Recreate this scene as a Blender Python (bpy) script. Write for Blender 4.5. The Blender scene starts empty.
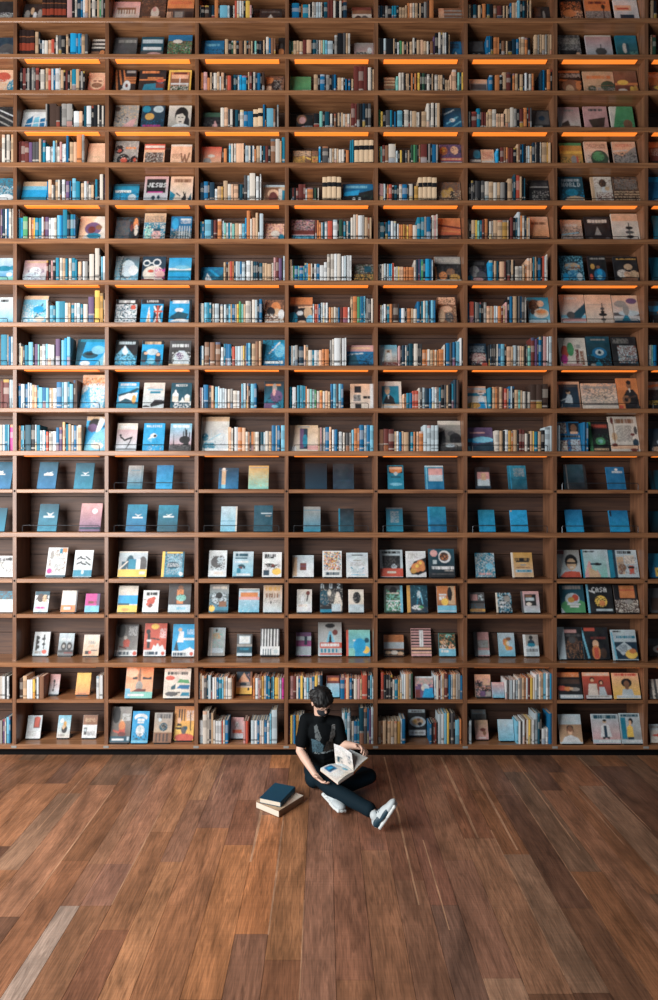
import math
LED_S = 0.85
KEY_P = 850.0
FILL_P = 40.0
WORLD_S = 0.035
EXPO = 0.0
ROLL = math.radians(-0.06)

FACES = """#1
A 0 78 15|black picture book with pale bottom strip|k;r 0 55 100 100 G;r 10 65 85 95 g;n 0 55 100 100 30 w
A 130 245 30|leaning black book with scattered white shapes|k;e 20 60 14 25 g;e 45 40 10 20 e;e 60 70 10 25 w;e 85 60 12 30 g
B 35 225 18|pale pinkish landscape book with dark buildings|e;g p i;r 15 30 85 60 u;v 15 40 85 75 7 i;r 10 78 90 88 w
B 237 420 0|dark brown book with pale seated figure|U;n 0 0 100 60 30 u;e 58 60 16 26 i;r 40 75 80 100 e;e 55 45 8 10 p;h 8 75 35 100 o
B 432 618 -8|orange book with dark street photographs below|o;r 0 40 100 100 U;r 25 50 65 95 G;r 30 55 60 80 g;r 68 55 98 95 k;h 10 8 90 24 r;v 0 55 24 100 4 a
C 455 610 68|dark landscape book with pale triangle|k;p i 20 100 50 40 75 100;h 10 15 90 28 G
D 475 610 55|brown and white landscape book with arches|u;r 0 45 100 100 i;e 30 75 18 20 k;e 65 75 18 20 G;r 0 0 100 20 R
E 465 625 62|grey brown stack of wide books face out|g;s 0 0 100 100 4 u;r 0 0 22 100 a
F 510 640 50|dark landscape book with small pale cup|k;e 60 55 8 30 g;r 10 15 40 60 U
G 60 195 -5|dark book with glowing orange lights|k;n 5 10 95 60 55 o;n 0 50 100 95 45 a;e 40 60 30 16 o
G 215 372 -22|orange sky book over grey field with tree|o;r 0 50 100 100 g;n 0 50 100 100 40 G;l 72 30 72 100 4 k;e 72 32 8 10 k;h 15 8 85 20 R
G 398 545 -18|white book with salmon band and navy block|w;r 0 25 70 48 a;r 10 35 60 44 r;r 20 65 80 90 n;h 25 92 85 98 g
#2
A 0 75 230|dark navy landscape book lying against left bay|n;e 60 60 40 30 G;h 10 75 80 90 g
A 495 618 240|striped black and white book with orange base|k;s 0 0 100 60 3 i;r 0 65 60 100 u;e 85 80 22 22 o
B 55 218 270|dark grey book with faint pale arc|G;e 50 80 38 28 g;e 50 72 38 28 G;h 20 12 95 25 g
B 250 405 265|dark blue book with bright sea horizon|d;r 5 12 95 30 l;r 10 48 90 62 w;r 0 68 100 100 G;e 60 85 35 12 p
B 437 605 250|blue topped book with green hillside town|V;r 0 0 100 25 b;n 0 25 100 100 50 u;n 0 30 100 100 40 v;e 40 28 20 8 i;n 20 50 100 100 20 i
C 40 200 290|deep blue landscape book with dark hills|n;r 15 0 100 90 b;h 20 20 80 32 s;n 0 45 100 100 40 n
C 590 640 270|small black book with orange emblem|k;e 40 70 40 18 o;e 40 40 20 15 G
D 490 625 305|grey mauve landscape book with cottages|p;g g p;r 10 60 90 95 G;e 80 50 12 20 w;n 10 55 90 90 40 i
E 520 625 295|blue landscape book with darker stripes|b;s 0 15 80 45 3 n;p d 0 100 40 55 100 100;e 50 80 8 20 l
F 35 150 290|dark grey landscape book with tiny cups|k;r 5 5 95 60 G;e 30 85 10 14 g;e 65 85 10 14 g
G 45 185 205|weathered grey book with faint lettering|G;n 0 0 100 100 50 g;h 10 12 90 40 i;r 5 65 80 95 k;e 85 85 10 12 a
G 222 382 210|mauve grey book with dark plant|p;g p l;e 55 70 22 16 G;l 55 40 55 95 4 G;l 40 55 68 85 3 G;l 70 55 42 85 3 G;r 0 0 100 6 i
G 410 540 222|teal landscape book with pale open pages|t;r 0 0 100 100 v;g t V;e 38 55 10 22 i;e 52 55 8 22 d;h 60 70 95 90 q
#3
A 0 80 52|peach and teal art book at edge|a;e 30 30 40 20 r;e 85 70 25 30 t;n 0 40 100 100 40 i
A 495 622 70|copper coloured book with sculpted face|a;g a r;e 50 50 40 30 a;e 50 60 30 12 u;l 30 40 45 40 5 R;l 58 40 75 40 5 R
B 58 210 40|orange and black striped book with figures|k;l 5 0 20 100 8 o;l 20 0 35 60 8 o;l 40 0 50 40 6 o;s 45 30 100 60 4 o;e 60 70 18 25 w;e 45 90 12 12 i;r 55 4 95 14 g;e 60 66 6 8 R
B 235 420 40|black book with orange lettering over teal|k;h 8 4 75 14 o;r 0 38 100 44 o;e 80 45 14 7 r;p t 20 60 90 52 95 100 10 100;r 65 55 95 75 R;h 30 30 90 37 o
B 442 600 52|yellow book with white window frame|y;r 6 8 94 95 u;r 10 10 90 30 o;r 14 20 88 36 a;l 50 35 50 80 5 w;r 10 55 90 62 w;r 10 66 90 95 V;n 10 60 90 95 40 i;r 20 10 80 18 R
C 460 625 105|brown and orange collage landscape book|u;n 0 0 100 100 50 U;r 5 10 40 40 o;e 55 50 25 30 k;n 45 20 90 95 40 g;r 0 55 30 95 a
D 40 185 108|plain green landscape book|v;r 0 82 100 100 e;l 0 84 100 78 4 i
E 70 150 110|tan and green landscape book|u;s 0 5 100 60 3 e;r 0 70 100 100 V;h 10 70 90 95 g
F 40 165 125|grey landscape book with orange top edge|g;r 0 0 100 30 a;r 8 35 95 70 G;r 0 80 100 100 u
G 50 190 45|dark book with glowing orange title|k;r 2 0 98 10 o;h 5 12 98 30 i;l 5 40 95 48 8 o;e 50 65 40 26 u;e 45 80 18 20 e;e 85 65 12 20 o
G 205 395 60|tan landscape book with dark trees|e;h 10 18 90 32 o;e 25 75 14 14 V;e 78 65 24 24 V;n 0 70 100 100 45 g;l 10 65 95 60 2 u
G 400 540 55|dark red sunset book with yellow birds|R;g u R;r 0 52 100 62 o;e 35 50 24 10 y;e 72 80 10 14 y;e 88 78 9 16 Y;e 30 84 20 8 i
G 612 658 65|orange sunset book cut by frame edge|o;r 0 60 100 100 u;e 60 70 40 10 y;h 0 10 90 25 a
#4
A 0 80 275|dark landscape book with gridded pale facade|k;l 0 30 100 70 6 g;l 0 55 100 95 6 g;l 0 10 100 45 5 w;n 0 0 100 100 25 G;r 80 0 100 10 a
A 122 265 290|pale book with angular blue building|w;p b 10 100 20 50 45 30 40 100;p s 45 100 50 40 70 35 70 100;p b 75 100 75 45 95 40 95 95;r 0 0 100 12 g;l 0 75 100 60 4 w
B 62 228 300|grey book with salmon map strokes|g;n 0 0 100 100 40 e;p p 30 90 70 60 95 50 80 90;n 0 30 60 70 40 G;e 10 15 12 10 U
B 252 412 310|navy book with gold emblem and purple marks|n;e 20 15 18 14 t;e 72 15 22 14 l;e 35 45 20 14 Y;h 5 78 85 88 m;n 0 55 100 100 25 b
B 442 600 288|grey monochrome book with portrait of woman|g;g i g;e 58 40 30 34 k;e 54 52 21 26 i;p k 30 40 50 14 84 30 80 50 60 32;e 82 70 12 26 k;e 56 92 42 18 w;l 42 48 50 48 3 k;l 58 48 66 48 3 k;e 53 66 7 3 G;l 53 52 52 58 2 g
C 52 180 360|dark landscape book with pale mountain|k;r 0 0 100 25 V;p p 45 100 70 45 95 100;n 0 40 100 100 30 G
D 85 200 375|dark book with peach coloured arch|k;e 30 30 30 30 u;e 35 35 20 22 p;h 50 70 98 95 l;e 40 85 12 12 p
E 500 630 325|dark blue landscape book with swirling shark|n;g n b;l 5 30 60 10 6 l;l 20 70 80 40 8 s;l 40 90 95 60 6 s;e 50 55 14 8 w;n 0 0 100 100 25 d
F 480 615 340|dark landscape book with grey hillside|k;r 3 5 97 70 G;e 60 40 16 12 n;h 10 76 60 88 g
G 45 182 282|pale mauve book with dark plough|l;g p i;p U 5 100 15 70 45 55 55 90;r 10 80 95 92 u;h 30 10 70 18 g
G 210 355 278|pale mauve book with dark wooden boat|p;p U 15 55 90 45 80 85 30 90;h 20 10 80 20 G;r 0 90 100 100 g
G 375 518 278|green book with cream triangle|v;p i 0 0 30 0 5 90 0 100;e 70 75 20 20 u;n 20 60 100 100 25 V
#5
A 490 628 55|plain tan orange landscape book|a;r 0 92 100 100 e;h 20 60 80 66 e
B 62 228 45|grey book with red and black masks|g;e 20 35 18 18 k;e 40 80 28 26 k;e 85 80 16 20 k;e 42 80 14 12 r;e 20 40 9 7 r;r 45 25 90 34 o;n 0 0 100 100 20 i;e 88 78 6 8 r
B 272 415 68|orange topped book with dark crowd|a;r 0 0 100 26 r;r 2 8 98 18 i;r 5 40 95 100 U;n 5 40 95 100 45 g;n 5 40 95 100 30 i
B 460 605 72|salmon book with dark animal letters|a;r 0 0 100 10 i;h 6 45 46 67 u;l 50 45 58 90 8 u;l 58 90 68 50 8 u;l 68 50 76 90 8 u;l 76 90 90 42 8 u;r 40 85 60 98 i
C 45 185 88|red sky landscape book over pale snow|r;g r a;p w 0 100 30 65 60 90 100 95 100 100;e 30 75 20 14 g;e 50 50 18 8 i
D 60 185 115|yellow and brown landscape book|u;r 0 0 100 35 e;r 0 40 70 100 Y;l 60 40 100 60 10 y;n 0 0 100 100 35 G
D 185 235 115|small olive and red landscape book|Y;r 0 0 100 40 u;r 20 50 90 75 o;n 0 0 100 100 30 V
E 478 630 70|purple book with glowing orange spheres|P;e 18 30 18 20 o;e 16 26 8 10 y;e 68 28 18 20 a;r 0 64 100 76 r;r 0 82 100 100 i;n 0 0 100 60 35 n;h 5 66 95 74 a
F 40 118 105|dark blue landscape book with white wave|n;e 70 30 36 26 t;r 0 62 100 78 i;r 0 85 100 100 k
F 118 220 105|salmon landscape book with brown lines|a;h 8 15 92 60 r;r 0 70 100 80 i
G 58 195 52|olive yellow book with bright band|Y;r 0 36 100 48 y;r 0 0 100 12 v;n 0 60 100 100 40 V;e 60 75 14 20 g;e 75 75 5 18 r
G 215 358 40|cream book with dark green bush|a;g a i;h 10 10 90 28 R;e 60 70 38 34 V;e 55 62 25 20 v;r 0 88 100 100 k;n 10 50 100 95 30 k
G 390 535 42|cream book with grey rocky hills|a;h 12 8 85 24 r;p g 0 50 40 60 80 30 100 20 100 100 0 100;n 0 45 100 100 45 G;l 0 40 60 36 6 i
G 615 658 40|red brown book cut by frame edge|R;r 0 0 100 25 o;h 10 30 90 60 i;r 0 80 100 100 k
#6
A 0 85 265|grey blue book of crashing waves|t;n 0 0 100 100 50 G;n 0 30 100 100 40 l;e 50 80 40 14 w
A 120 268 285|cyan landscape book with pale sky|c;r 0 0 100 22 e;r 0 22 100 40 s;r 0 75 100 100 t
B 55 235 350|blue panorama book with dark frame|b;g t c;r 0 0 100 12 d;r 5 35 70 48 w;n 0 40 100 100 40 d;e 75 75 16 20 l
B 272 438 290|lilac book with dark title panel|l;g p l;r 8 10 90 64 k;t 14 26 2 w JESUS;r 14 58 80 63 m;e 40 82 8 8 n;e 62 80 6 8 n;r 40 90 80 100 G
B 455 612 290|cream orange book with dark leaves|e;g a i;h 15 10 90 24 u;p k 50 90 70 60 75 95;p d 75 100 95 62 98 95;p t 0 100 0 55 25 70 10 100;l 30 65 45 75 5 n;l 60 60 66 78 5 k
C 462 630 355|tan arched landscape book with pale tower|e;r 10 15 80 100 u;e 48 50 26 25 a;e 48 70 20 30 R;r 72 20 88 100 i;r 88 30 100 100 t;r 0 0 100 12 l
D 415 622 348|wide blue sky book over dark country|b;h 5 8 80 22 s;p k 0 65 60 45 100 30 100 100 0 100;p c 0 45 55 32 50 60 0 65;e 35 80 5 8 w;e 54 80 5 8 w;n 40 60 100 100 30 V
E 450 610 335|olive brown painting book with riders|u;n 0 0 100 100 50 G;e 55 50 14 25 Y;e 62 62 10 20 k;e 30 55 18 20 Y;n 0 40 100 100 40 e
F 468 612 320|dark landscape book with grey crowd|k;h 10 10 90 30 G;n 15 45 95 100 45 g;r 5 28 95 32 g
G 52 205 250|dark blue book titled world in white|d;h 12 8 88 19 l;t c 22 2 l WORLD;e 50 60 26 14 t;e 62 88 40 14 e;n 10 50 100 90 25 c
G 258 385 240|cream book with red flowers|i;r 0 0 12 100 e;e 55 25 18 16 U;n 15 5 100 45 30 u;e 60 50 14 12 w;n 20 60 100 100 55 R;e 75 45 12 8 e
G 405 560 240|dark book with rows of small objects|U;n 0 0 100 100 45 u;h 5 8 95 50 g;s 0 55 100 95 4 e;n 0 50 100 100 50 U
G 600 658 240|bright blue book cut by frame edge|b;r 0 0 100 20 c;p e 0 100 100 70 100 100;e 80 75 16 10 y
#7
A 465 630 55|white and orange book with purple flower|i;p a 0 0 60 0 10 100 0 100;e 50 50 30 26 P;e 70 45 12 10 u;e 55 80 26 12 t;e 45 55 14 14 R
B 72 235 70|dark book with reddish figures|k;r 0 15 60 95 G;e 85 30 10 26 o;e 88 55 8 24 i;n 0 0 100 100 30 d;e 68 45 6 16 R
B 270 420 40|teal and cream book with banknote pattern|t;r 0 0 100 34 e;h 5 10 95 32 d;e 20 70 16 26 q;e 60 80 22 18 p;n 0 35 100 100 40 i;r 45 55 80 65 d;n 0 40 100 100 30 d
B 460 605 65|blue book with grey city towers|b;r 0 60 100 100 d;h 45 10 95 30 w;v 40 40 100 95 5 l;n 0 50 100 100 40 g;r 45 8 95 14 l;e 20 30 16 24 c
C 475 628 115|pinkish landscape book of fallen petals|a;n 0 0 100 100 50 p;n 0 0 100 100 35 R;e 85 80 16 20 t;e 55 60 22 20 i
D 50 210 88|multicoloured tapestry book with blue base|p;n 0 0 100 70 60 P;n 0 0 100 70 50 U;n 0 0 100 60 40 g;r 0 74 100 100 t;n 0 74 100 100 50 s;r 0 50 100 70 R
E 450 610 75|orange red landscape book with dark base|r;g o r;l 0 30 100 45 8 R;l 10 55 100 62 5 o;r 0 74 100 100 U;e 75 90 30 10 u
F 460 600 65|bright orange landscape book with dark title|o;g a o;h 12 22 88 33 u;r 0 84 100 100 k;n 10 70 90 86 30 u
G 62 195 75|grey blue book with orange top|l;g a g;n 0 30 100 100 40 G;l 0 70 80 60 4 s;h 20 20 80 32 i
G 215 372 55|dark book with pale triangle emblem|k;h 12 12 88 23 i;r 28 8 70 30 G;h 12 14 88 25 i;p g 35 75 48 40 62 75;e 18 88 8 6 G;e 85 88 8 6 G
G 392 555 32|pale grey book with dark pagoda tower|i;r 0 0 100 26 a;l 63 35 63 98 4 k;e 63 52 14 6 k;e 63 68 16 6 G;e 63 84 14 6 k;r 0 92 100 100 l
G 642 658 50|teal book cut by right frame edge|t
#8
A 0 95 305|pale cyan book of floating shells|s;g l c;e 30 45 36 12 t;e 80 42 26 10 t;r 0 80 100 92 q;e 60 70 16 8 w
A 130 268 318|lilac white book with pale sculpture|i;g p l;e 50 55 28 24 w;e 40 75 34 18 l;n 20 40 90 100 35 P;r 10 5 95 12 e
B 68 232 345|grey blue book with spiral staircase|t;g G s;e 48 48 34 40 d;e 55 48 30 34 l;e 78 55 20 20 w;n 0 0 40 100 40 g;l 30 5 25 95 4 k;n 30 80 95 100 40 w
B 258 420 345|bold book of white glasses and red lips|n;e 50 68 46 32 i;e 18 26 16 13 w;e 62 24 18 15 w;e 18 26 11 8 n;e 62 24 13 10 n;e 38 58 13 6 r;n 55 45 100 85 60 m;e 80 70 18 14 p;l 32 26 46 26 4 w;r 0 88 100 100 R;v 55 90 95 100 5 w
B 445 602 355|cyan sea book with pale horizon|c;g c s;r 0 42 100 52 w;r 0 52 100 60 t;r 0 60 100 100 c;e 60 40 34 8 s
C 45 200 420|blue landscape book with white sail|b;g b d;p w 15 100 28 40 55 100;l 40 20 95 80 12 c;n 0 0 100 100 40 t;p d 60 100 100 40 100 100
D 490 625 400|olive and dark landscape book|U;n 0 0 100 100 50 V;n 0 0 100 50 40 g;n 0 55 100 100 50 Y;r 55 10 90 45 d
E 430 612 345|dark book with pale title and orange food|k;r 0 0 100 28 g;h 5 6 95 22 i;e 30 75 16 16 o;e 60 60 16 14 u;e 75 82 20 14 Y;r 0 90 100 100 i;n 5 35 95 88 30 G;r 0 40 6 90 o
F 30 170 370|dark book with mauve sculpture|k;h 15 8 90 22 G;e 35 50 26 26 g;e 70 70 26 22 G;e 45 88 34 10 p;e 12 85 14 18 t;n 0 30 100 100 25 P
G 60 205 298|dark book with blue robotic machine|d;e 50 45 40 30 n;e 52 40 34 14 e;r 20 42 85 50 u;e 55 72 26 18 b;n 0 0 100 100 45 s;e 20 80 12 16 c;e 80 78 12 14 l
G 238 350 300|black book with glowing blue creature|k;h 10 6 95 14 g;e 58 72 32 24 b;e 58 62 14 12 c;e 10 78 8 10 r;e 22 40 12 10 Y;e 52 42 10 6 u;e 55 80 14 8 s
G 400 545 305|black book with cluster of mushrooms|k;h 10 6 95 12 Y;e 58 40 18 12 e;e 30 66 22 16 i;e 80 70 22 16 e;e 50 70 14 12 a;e 60 88 36 10 u;n 10 45 95 95 30 U
G 622 658 310|dark teal book cut by frame|t;g t d;r 0 90 100 100 k
#9
A 0 95 50|white book with dark title at edge|w;h 8 8 75 24 k;r 0 60 100 100 s;r 5 30 90 55 l;g w s;h 5 8 45 19 k
A 120 268 40|white and blue sketched seascape book|s;r 0 0 100 14 e;n 0 30 60 95 45 w;l 55 80 80 30 6 d;l 65 75 95 50 6 t;e 65 50 22 14 c;n 0 60 100 100 30 w;e 75 85 18 10 i
B 70 220 70|black titled guide of white blue rocks|l;r 0 0 100 22 k;h 12 5 88 16 w;n 0 22 100 100 60 d;n 0 22 100 100 50 w;r 72 25 92 42 r;n 0 40 60 100 40 n;r 0 92 100 98 w
B 250 405 70|black titled guide with blue sky and flag|c;r 0 0 100 20 k;t c 4 1 w LONDON;p w 25 100 36 26 48 100;p e 30 100 37 36 42 100;r 58 25 92 100 n;l 60 30 92 98 8 w;l 92 30 62 98 8 w;l 62 50 95 50 7 r;r 72 25 80 100 r
B 450 602 68|black edged guide with teal island sea|c;r 0 0 100 8 k;r 90 0 100 100 k;h 12 6 88 17 w;e 45 45 20 9 w;p d 0 75 40 50 90 60 80 80 30 85;p w 0 90 50 78 90 85 90 94;r 0 94 90 100 s
C 495 628 75|brown book with crowded white figures|u;n 0 0 100 100 50 U;e 55 35 26 26 o;e 60 52 22 16 e;e 30 50 22 20 k;n 0 60 100 95 55 i;e 85 60 16 20 w;r 0 90 100 97 w
D 30 195 55|orange topped book with pale masks below|k;r 0 0 100 26 o;r 0 26 100 34 u;l 40 38 100 36 6 a;e 45 60 14 9 w;e 80 58 18 22 e;e 15 80 20 24 t;e 90 85 16 18 s;e 55 94 18 6 a
E 450 580 55|brown painting book of reclining figures|u;r 5 0 95 26 a;n 0 0 100 100 40 U;e 45 45 34 12 a;e 60 75 22 20 G;e 20 70 18 24 e;n 50 30 100 100 30 e
F 462 610 55|blue cookery book with biscuits on plate|t;g t s;e 30 30 26 22 U;e 60 24 16 12 a;e 60 60 36 18 i;e 62 56 30 12 e;e 62 54 22 7 o;n 0 10 50 60 40 u;r 0 85 100 100 l;e 20 55 10 10 U
G 60 215 32|sunset book with curving grey pier|l;g a l;r 0 70 100 80 s;p d 40 72 100 30 100 62 70 90 30 90;e 40 70 16 12 G;r 0 82 100 92 p;h 15 8 70 16 i
G 222 385 32|cream book with black pagoda reflection|i;g a i;l 62 30 62 98 3 k;e 62 48 8 5 G;e 62 68 16 6 k;e 62 58 8 4 k;e 62 84 10 5 G;l 0 35 100 33 1 g
G 390 552 35|blue grey book of misty lake|l;g a l;e 30 30 24 12 g;e 75 20 22 10 P;r 0 60 100 72 G;e 60 62 40 10 l;p t 20 100 50 60 70 100;e 50 50 12 20 g;r 0 86 100 100 n
G 615 658 70|teal topped book cut by frame|d;r 0 20 100 45 c;r 0 60 100 100 k;e 60 50 20 10 o
#10
A 450 632 300|bright blue wide book with swimming form|c;p d 0 0 30 0 10 100 0 100;e 45 58 26 14 d;e 42 55 14 5 k;r 8 0 100 10 t;e 30 90 16 10 w;p s 60 100 100 40 100 100;e 70 40 22 16 s;r 90 50 100 100 i
B 70 222 355|black titled guide with blue white mountain|k;h 12 6 88 17 l;p s 0 60 42 22 95 70 95 100 0 100;p w 28 44 42 20 60 48 45 60;n 0 55 100 100 60 d;n 0 60 100 100 35 c
B 255 405 358|black titled guide with blue sky crowd|c;r 0 0 100 16 k;h 12 5 88 16 e;e 50 45 28 12 l;e 12 65 16 26 d;e 78 70 14 24 n;r 0 84 100 100 t;e 20 50 9 6 a;e 78 55 8 6 a;n 0 75 100 100 40 R;e 45 80 18 12 s
B 450 600 360|black titled guide with grey temple|k;g G k;h 12 14 88 25 w;p l 20 100 25 60 45 40 70 40 90 60 100 100;e 50 60 18 14 P;n 15 45 100 95 45 w;r 0 92 100 100 e
C 478 635 355|deep blue book with white wave crest|t;g t b;e 70 30 30 22 c;e 75 40 24 26 s;l 30 50 75 10 6 w;n 40 20 100 75 40 c;n 0 0 50 100 40 d;h 10 80 90 90 w
D 438 628 390|sunset lake book with pink sky|b;r 0 0 100 30 p;r 10 8 90 18 a;l 0 45 60 38 6 l;n 0 40 100 100 40 n;p d 0 60 30 40 50 100 0 100;r 0 88 100 100 n
E 40 165 388|grey castle book with ivory edge|g;g s e;r 30 20 70 90 i;r 42 25 58 60 u;p l 0 20 25 5 25 100 0 100;e 50 55 14 20 w;r 10 80 100 100 R;n 0 50 100 100 35 g;r 0 0 5 100 i
F 35 168 378|dark book with pink white drawings|n;h 8 10 90 36 l;e 50 62 44 20 p;n 5 40 95 90 50 R;n 5 40 95 90 40 i;r 0 90 70 100 k;r 70 85 100 100 r
G 55 222 300|white book with pink and green drawings|i;e 20 50 14 24 r;e 42 40 13 24 v;r 60 40 72 95 R;r 76 45 90 95 u;n 58 40 92 95 30 i;e 15 75 14 16 m;r 0 90 80 100 p;h 55 24 80 36 g
G 230 375 290|dark book with glowing blue eye|n;g d k;e 52 55 32 18 b;e 52 53 18 10 l;e 52 53 8 6 n;r 5 14 95 20 d;p t 20 100 45 75 60 100;h 20 8 80 14 g;n 0 60 100 100 20 t;e 20 95 12 5 g
G 390 540 292|black book with grey red collage|k;r 20 30 98 88 g;n 20 30 98 88 60 R;n 20 30 98 88 40 l;n 20 60 98 90 40 d;h 5 6 70 22 g
#11
A 470 632 10|tall white blue book with orange top|w;r 0 0 100 26 a;n 0 8 100 34 60 o;n 10 10 90 30 30 d;p c 0 60 30 40 40 100 0 100;n 0 36 100 100 50 s;n 30 40 100 100 30 c;r 90 40 100 100 t
B 85 232 62|cyan guide with black mountain strokes|c;h 10 6 85 14 w;p d 0 48 60 34 95 20 100 28 60 52 20 60;p w 5 56 50 44 95 40 90 70 10 72;r 0 74 100 100 t;p d 0 80 40 62 100 78 100 85;e 80 65 10 16 Y;r 0 18 100 22 s
B 268 415 65|pale guide with black road shape|l;g i l;r 20 24 90 30 s;r 30 34 80 42 t;p k 35 85 55 66 100 68 100 82 40 95;e 15 96 20 8 k;r 0 94 100 100 w;r 12 20 50 22 g
B 462 605 68|dark teal guide with white domes|d;t c 6 1 w MEXICO;e 22 50 15 14 w;r 8 52 36 74 i;e 80 56 13 11 w;r 68 58 92 78 i;p w 45 78 58 56 70 78;n 20 72 95 98 60 w;r 0 78 100 100 d;n 15 74 100 100 60 w;e 22 34 4 8 w
C 490 625 55|dark book with purple figure in mist|d;g k t;r 5 10 85 16 o;e 52 30 12 22 g;e 62 55 32 22 P;e 50 40 8 14 p;n 10 55 90 95 40 n;r 0 80 60 100 P;e 55 92 16 6 s
D 470 628 72|white art book with three dark photographs|i;g a i;r 18 10 48 36 k;r 14 44 46 70 g;r 20 80 48 100 k;n 14 44 46 70 50 G;h 55 50 95 60 k;r 88 0 100 100 w
E 35 195 55|white framed book of blue suited man|i;r 12 16 90 84 t;p k 18 80 30 55 50 50 66 62 72 84;e 38 34 11 14 e;e 38 24 11 6 g;r 12 84 90 88 e;h 20 90 80 95 l;p w 38 50 46 50 42 66
F 28 168 88|seaside painting book with lady in blue|s;g a l;r 0 30 100 44 t;e 72 32 11 9 u;e 72 60 16 20 w;p c 52 100 60 70 88 70 95 100;e 30 85 36 14 Y;e 25 55 30 8 i;r 55 30 90 36 w;r 0 8 100 16 l
G 40 185 50|brown framed book with dark dancer|o;g a u;r 8 10 94 95 n;e 48 40 9 8 e;p l 30 78 45 45 62 50 65 82;e 45 34 10 6 k;l 15 70 40 62 4 l;h 20 14 90 20 G
G 195 415 60|wide pale book of pencil drawn town|e;g a i;n 0 0 100 100 50 g;n 10 10 90 60 35 G;r 0 80 100 86 G;h 5 10 90 22 g;r 0 86 100 100 i
G 420 570 28|orange book with dark suited guitarist|o;e 58 24 12 12 u;e 58 14 12 7 k;p k 25 60 45 38 75 36 95 55 100 100 30 100;p i 54 34 62 34 60 52;e 38 70 20 14 u;e 38 70 9 7 k;l 38 66 88 58 5 U;r 0 88 20 100 r
G 598 658 50|dark book with yellow lettering at edge|k;r 0 0 100 30 g;l 0 20 90 10 10 o;h 5 70 95 86 y;n 0 35 100 65 40 U
#12
A 470 632 260|tall blue book with white face|c;r 0 0 100 12 e;e 40 22 30 16 k;e 30 34 24 12 P;p w 60 0 85 10 60 50 45 46;p s 0 90 40 50 100 30 100 100 0 100;n 30 70 80 92 50 i;e 60 86 26 10 i;l 80 30 100 20 6 k
B 80 222 350|lilac guide with black serpent|l;g p l;r 0 0 100 24 i;h 12 9 88 20 w;l 20 50 40 62 7 k;l 40 62 75 52 7 k;l 75 52 60 80 5 k;l 60 80 50 94 4 k;e 18 44 6 4 k;r 0 92 100 97 G
B 268 415 350|cyan guide with white manta ray|c;t c 8 1 w MALDIVES;p w 22 58 48 36 62 48 50 54;e 48 46 16 8 w;e 55 46 8 5 k;p s 20 60 45 52 40 72;r 0 78 100 82 t;n 20 80 90 100 30 l
B 455 605 352|pink blue guide with black tower|p;g s p;h 12 5 88 16 w;p k 10 100 20 62 26 100;l 18 40 18 80 3 k;l 76 26 78 98 8 k;l 62 30 64 50 5 k;l 64 50 76 60 5 k;l 90 34 90 52 5 k;l 90 52 78 62 5 k;l 70 18 72 40 4 k;p k 56 100 66 70 90 72 100 100;r 0 80 100 100 G;e 70 60 26 14 k;n 0 75 100 100 40 k
C 40 235 305|large white book with teal map marks|w;g i l;e 15 60 12 12 t;e 30 86 24 10 t;n 5 40 95 95 30 l;n 5 40 95 95 14 d;l 10 80 70 50 2 s;r 0 0 100 14 e;r 0 94 100 100 w
D 28 235 362|cream book with tall blue panel|i;g e i;r 36 12 64 92 n;r 36 14 50 90 P;e 55 60 9 24 t;r 0 82 24 100 w;r 64 78 100 96 p;r 30 4 70 9 g
E 460 620 330|dark grey book of rocky coastline|k;g g k;r 0 0 100 14 i;r 0 14 100 32 g;e 60 44 18 10 G;p k 0 40 28 30 34 70 0 80;e 75 60 26 20 k;r 30 74 100 84 g;e 50 82 20 5 l;n 0 60 100 100 20 G
F 30 215 378|deep blue twilight sky book|b;g P n;p c 0 50 60 38 100 60 40 66 0 62;r 10 20 70 26 p;e 60 52 40 12 s;p n 0 100 40 74 100 62 100 100;r 0 80 10 100 s
G 45 195 298|blue book of four city photographs|b;r 2 4 38 40 i;r 50 4 98 36 k;e 74 22 14 14 u;r 2 64 36 98 i;r 54 60 98 98 l;n 2 4 40 40 50 R;n 2 60 98 98 45 R;r 0 46 100 54 g;h 10 47 90 53 k;r 56 34 90 42 a
G 240 368 300|dark book with green glowing beast|k;r 0 0 14 100 v;r 14 6 96 22 R;h 20 10 90 18 r;e 54 66 24 13 v;e 54 66 12 7 q;n 14 40 100 90 35 V;h 20 90 90 97 e
G 380 558 255|large cream book of drawn instruments|i;h 22 6 90 20 u;h 24 26 80 74 G;e 16 58 10 12 e;l 16 20 16 74 4 u;e 12 12 5 10 R;e 92 40 6 12 G;e 88 76 11 12 n;e 80 52 8 4 R;r 0 84 100 94 a;e 14 82 10 5 R;e 80 96 14 4 R
G 610 658 340|dark book with grey cloud at edge|k;e 60 50 40 30 g;g n G;e 70 60 30 14 l;e 40 90 30 10 a
#13
A 0 60 40|teal hardback with white bird cut off|t;g d b;e 30 40 26 5 w;p w 10 34 35 38 55 32 35 46;r 5 45 65 48 i
A 220 330 42|teal hardback with white bird mark|t;g d b;e 55 46 26 4 w;p w 40 38 55 41 78 36 58 46;r 30 47 78 50 i
A 440 550 45|dark teal hardback with white bird mark|d;g d t;p w 38 36 55 40 75 35 56 46;r 32 46 78 50 l
B 160 265 72|grey teal plain clothbound book|t;g g t;r 20 20 80 22 t;l 92 0 92 100 3 d
B 362 475 70|bright blue plain clothbound book|c;g b c;r 0 73 100 76 t
C 170 308 88|navy book with cream column figure|n;g n b;r 14 14 34 80 e;e 24 8 9 8 i;r 14 80 36 98 s;l 10 12 40 12 3 g;n 50 0 100 100 15 d
C 380 520 72|olive cream plain clothbound book|e;g Y q;r 6 6 94 9 g;n 0 10 100 90 20 Y
D 150 300 55|nearly black wide hardback nearer the left|k;g k n
D 345 490 58|nearly black wide hardback with faint label|k;g k n;r 20 65 90 70 n
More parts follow.
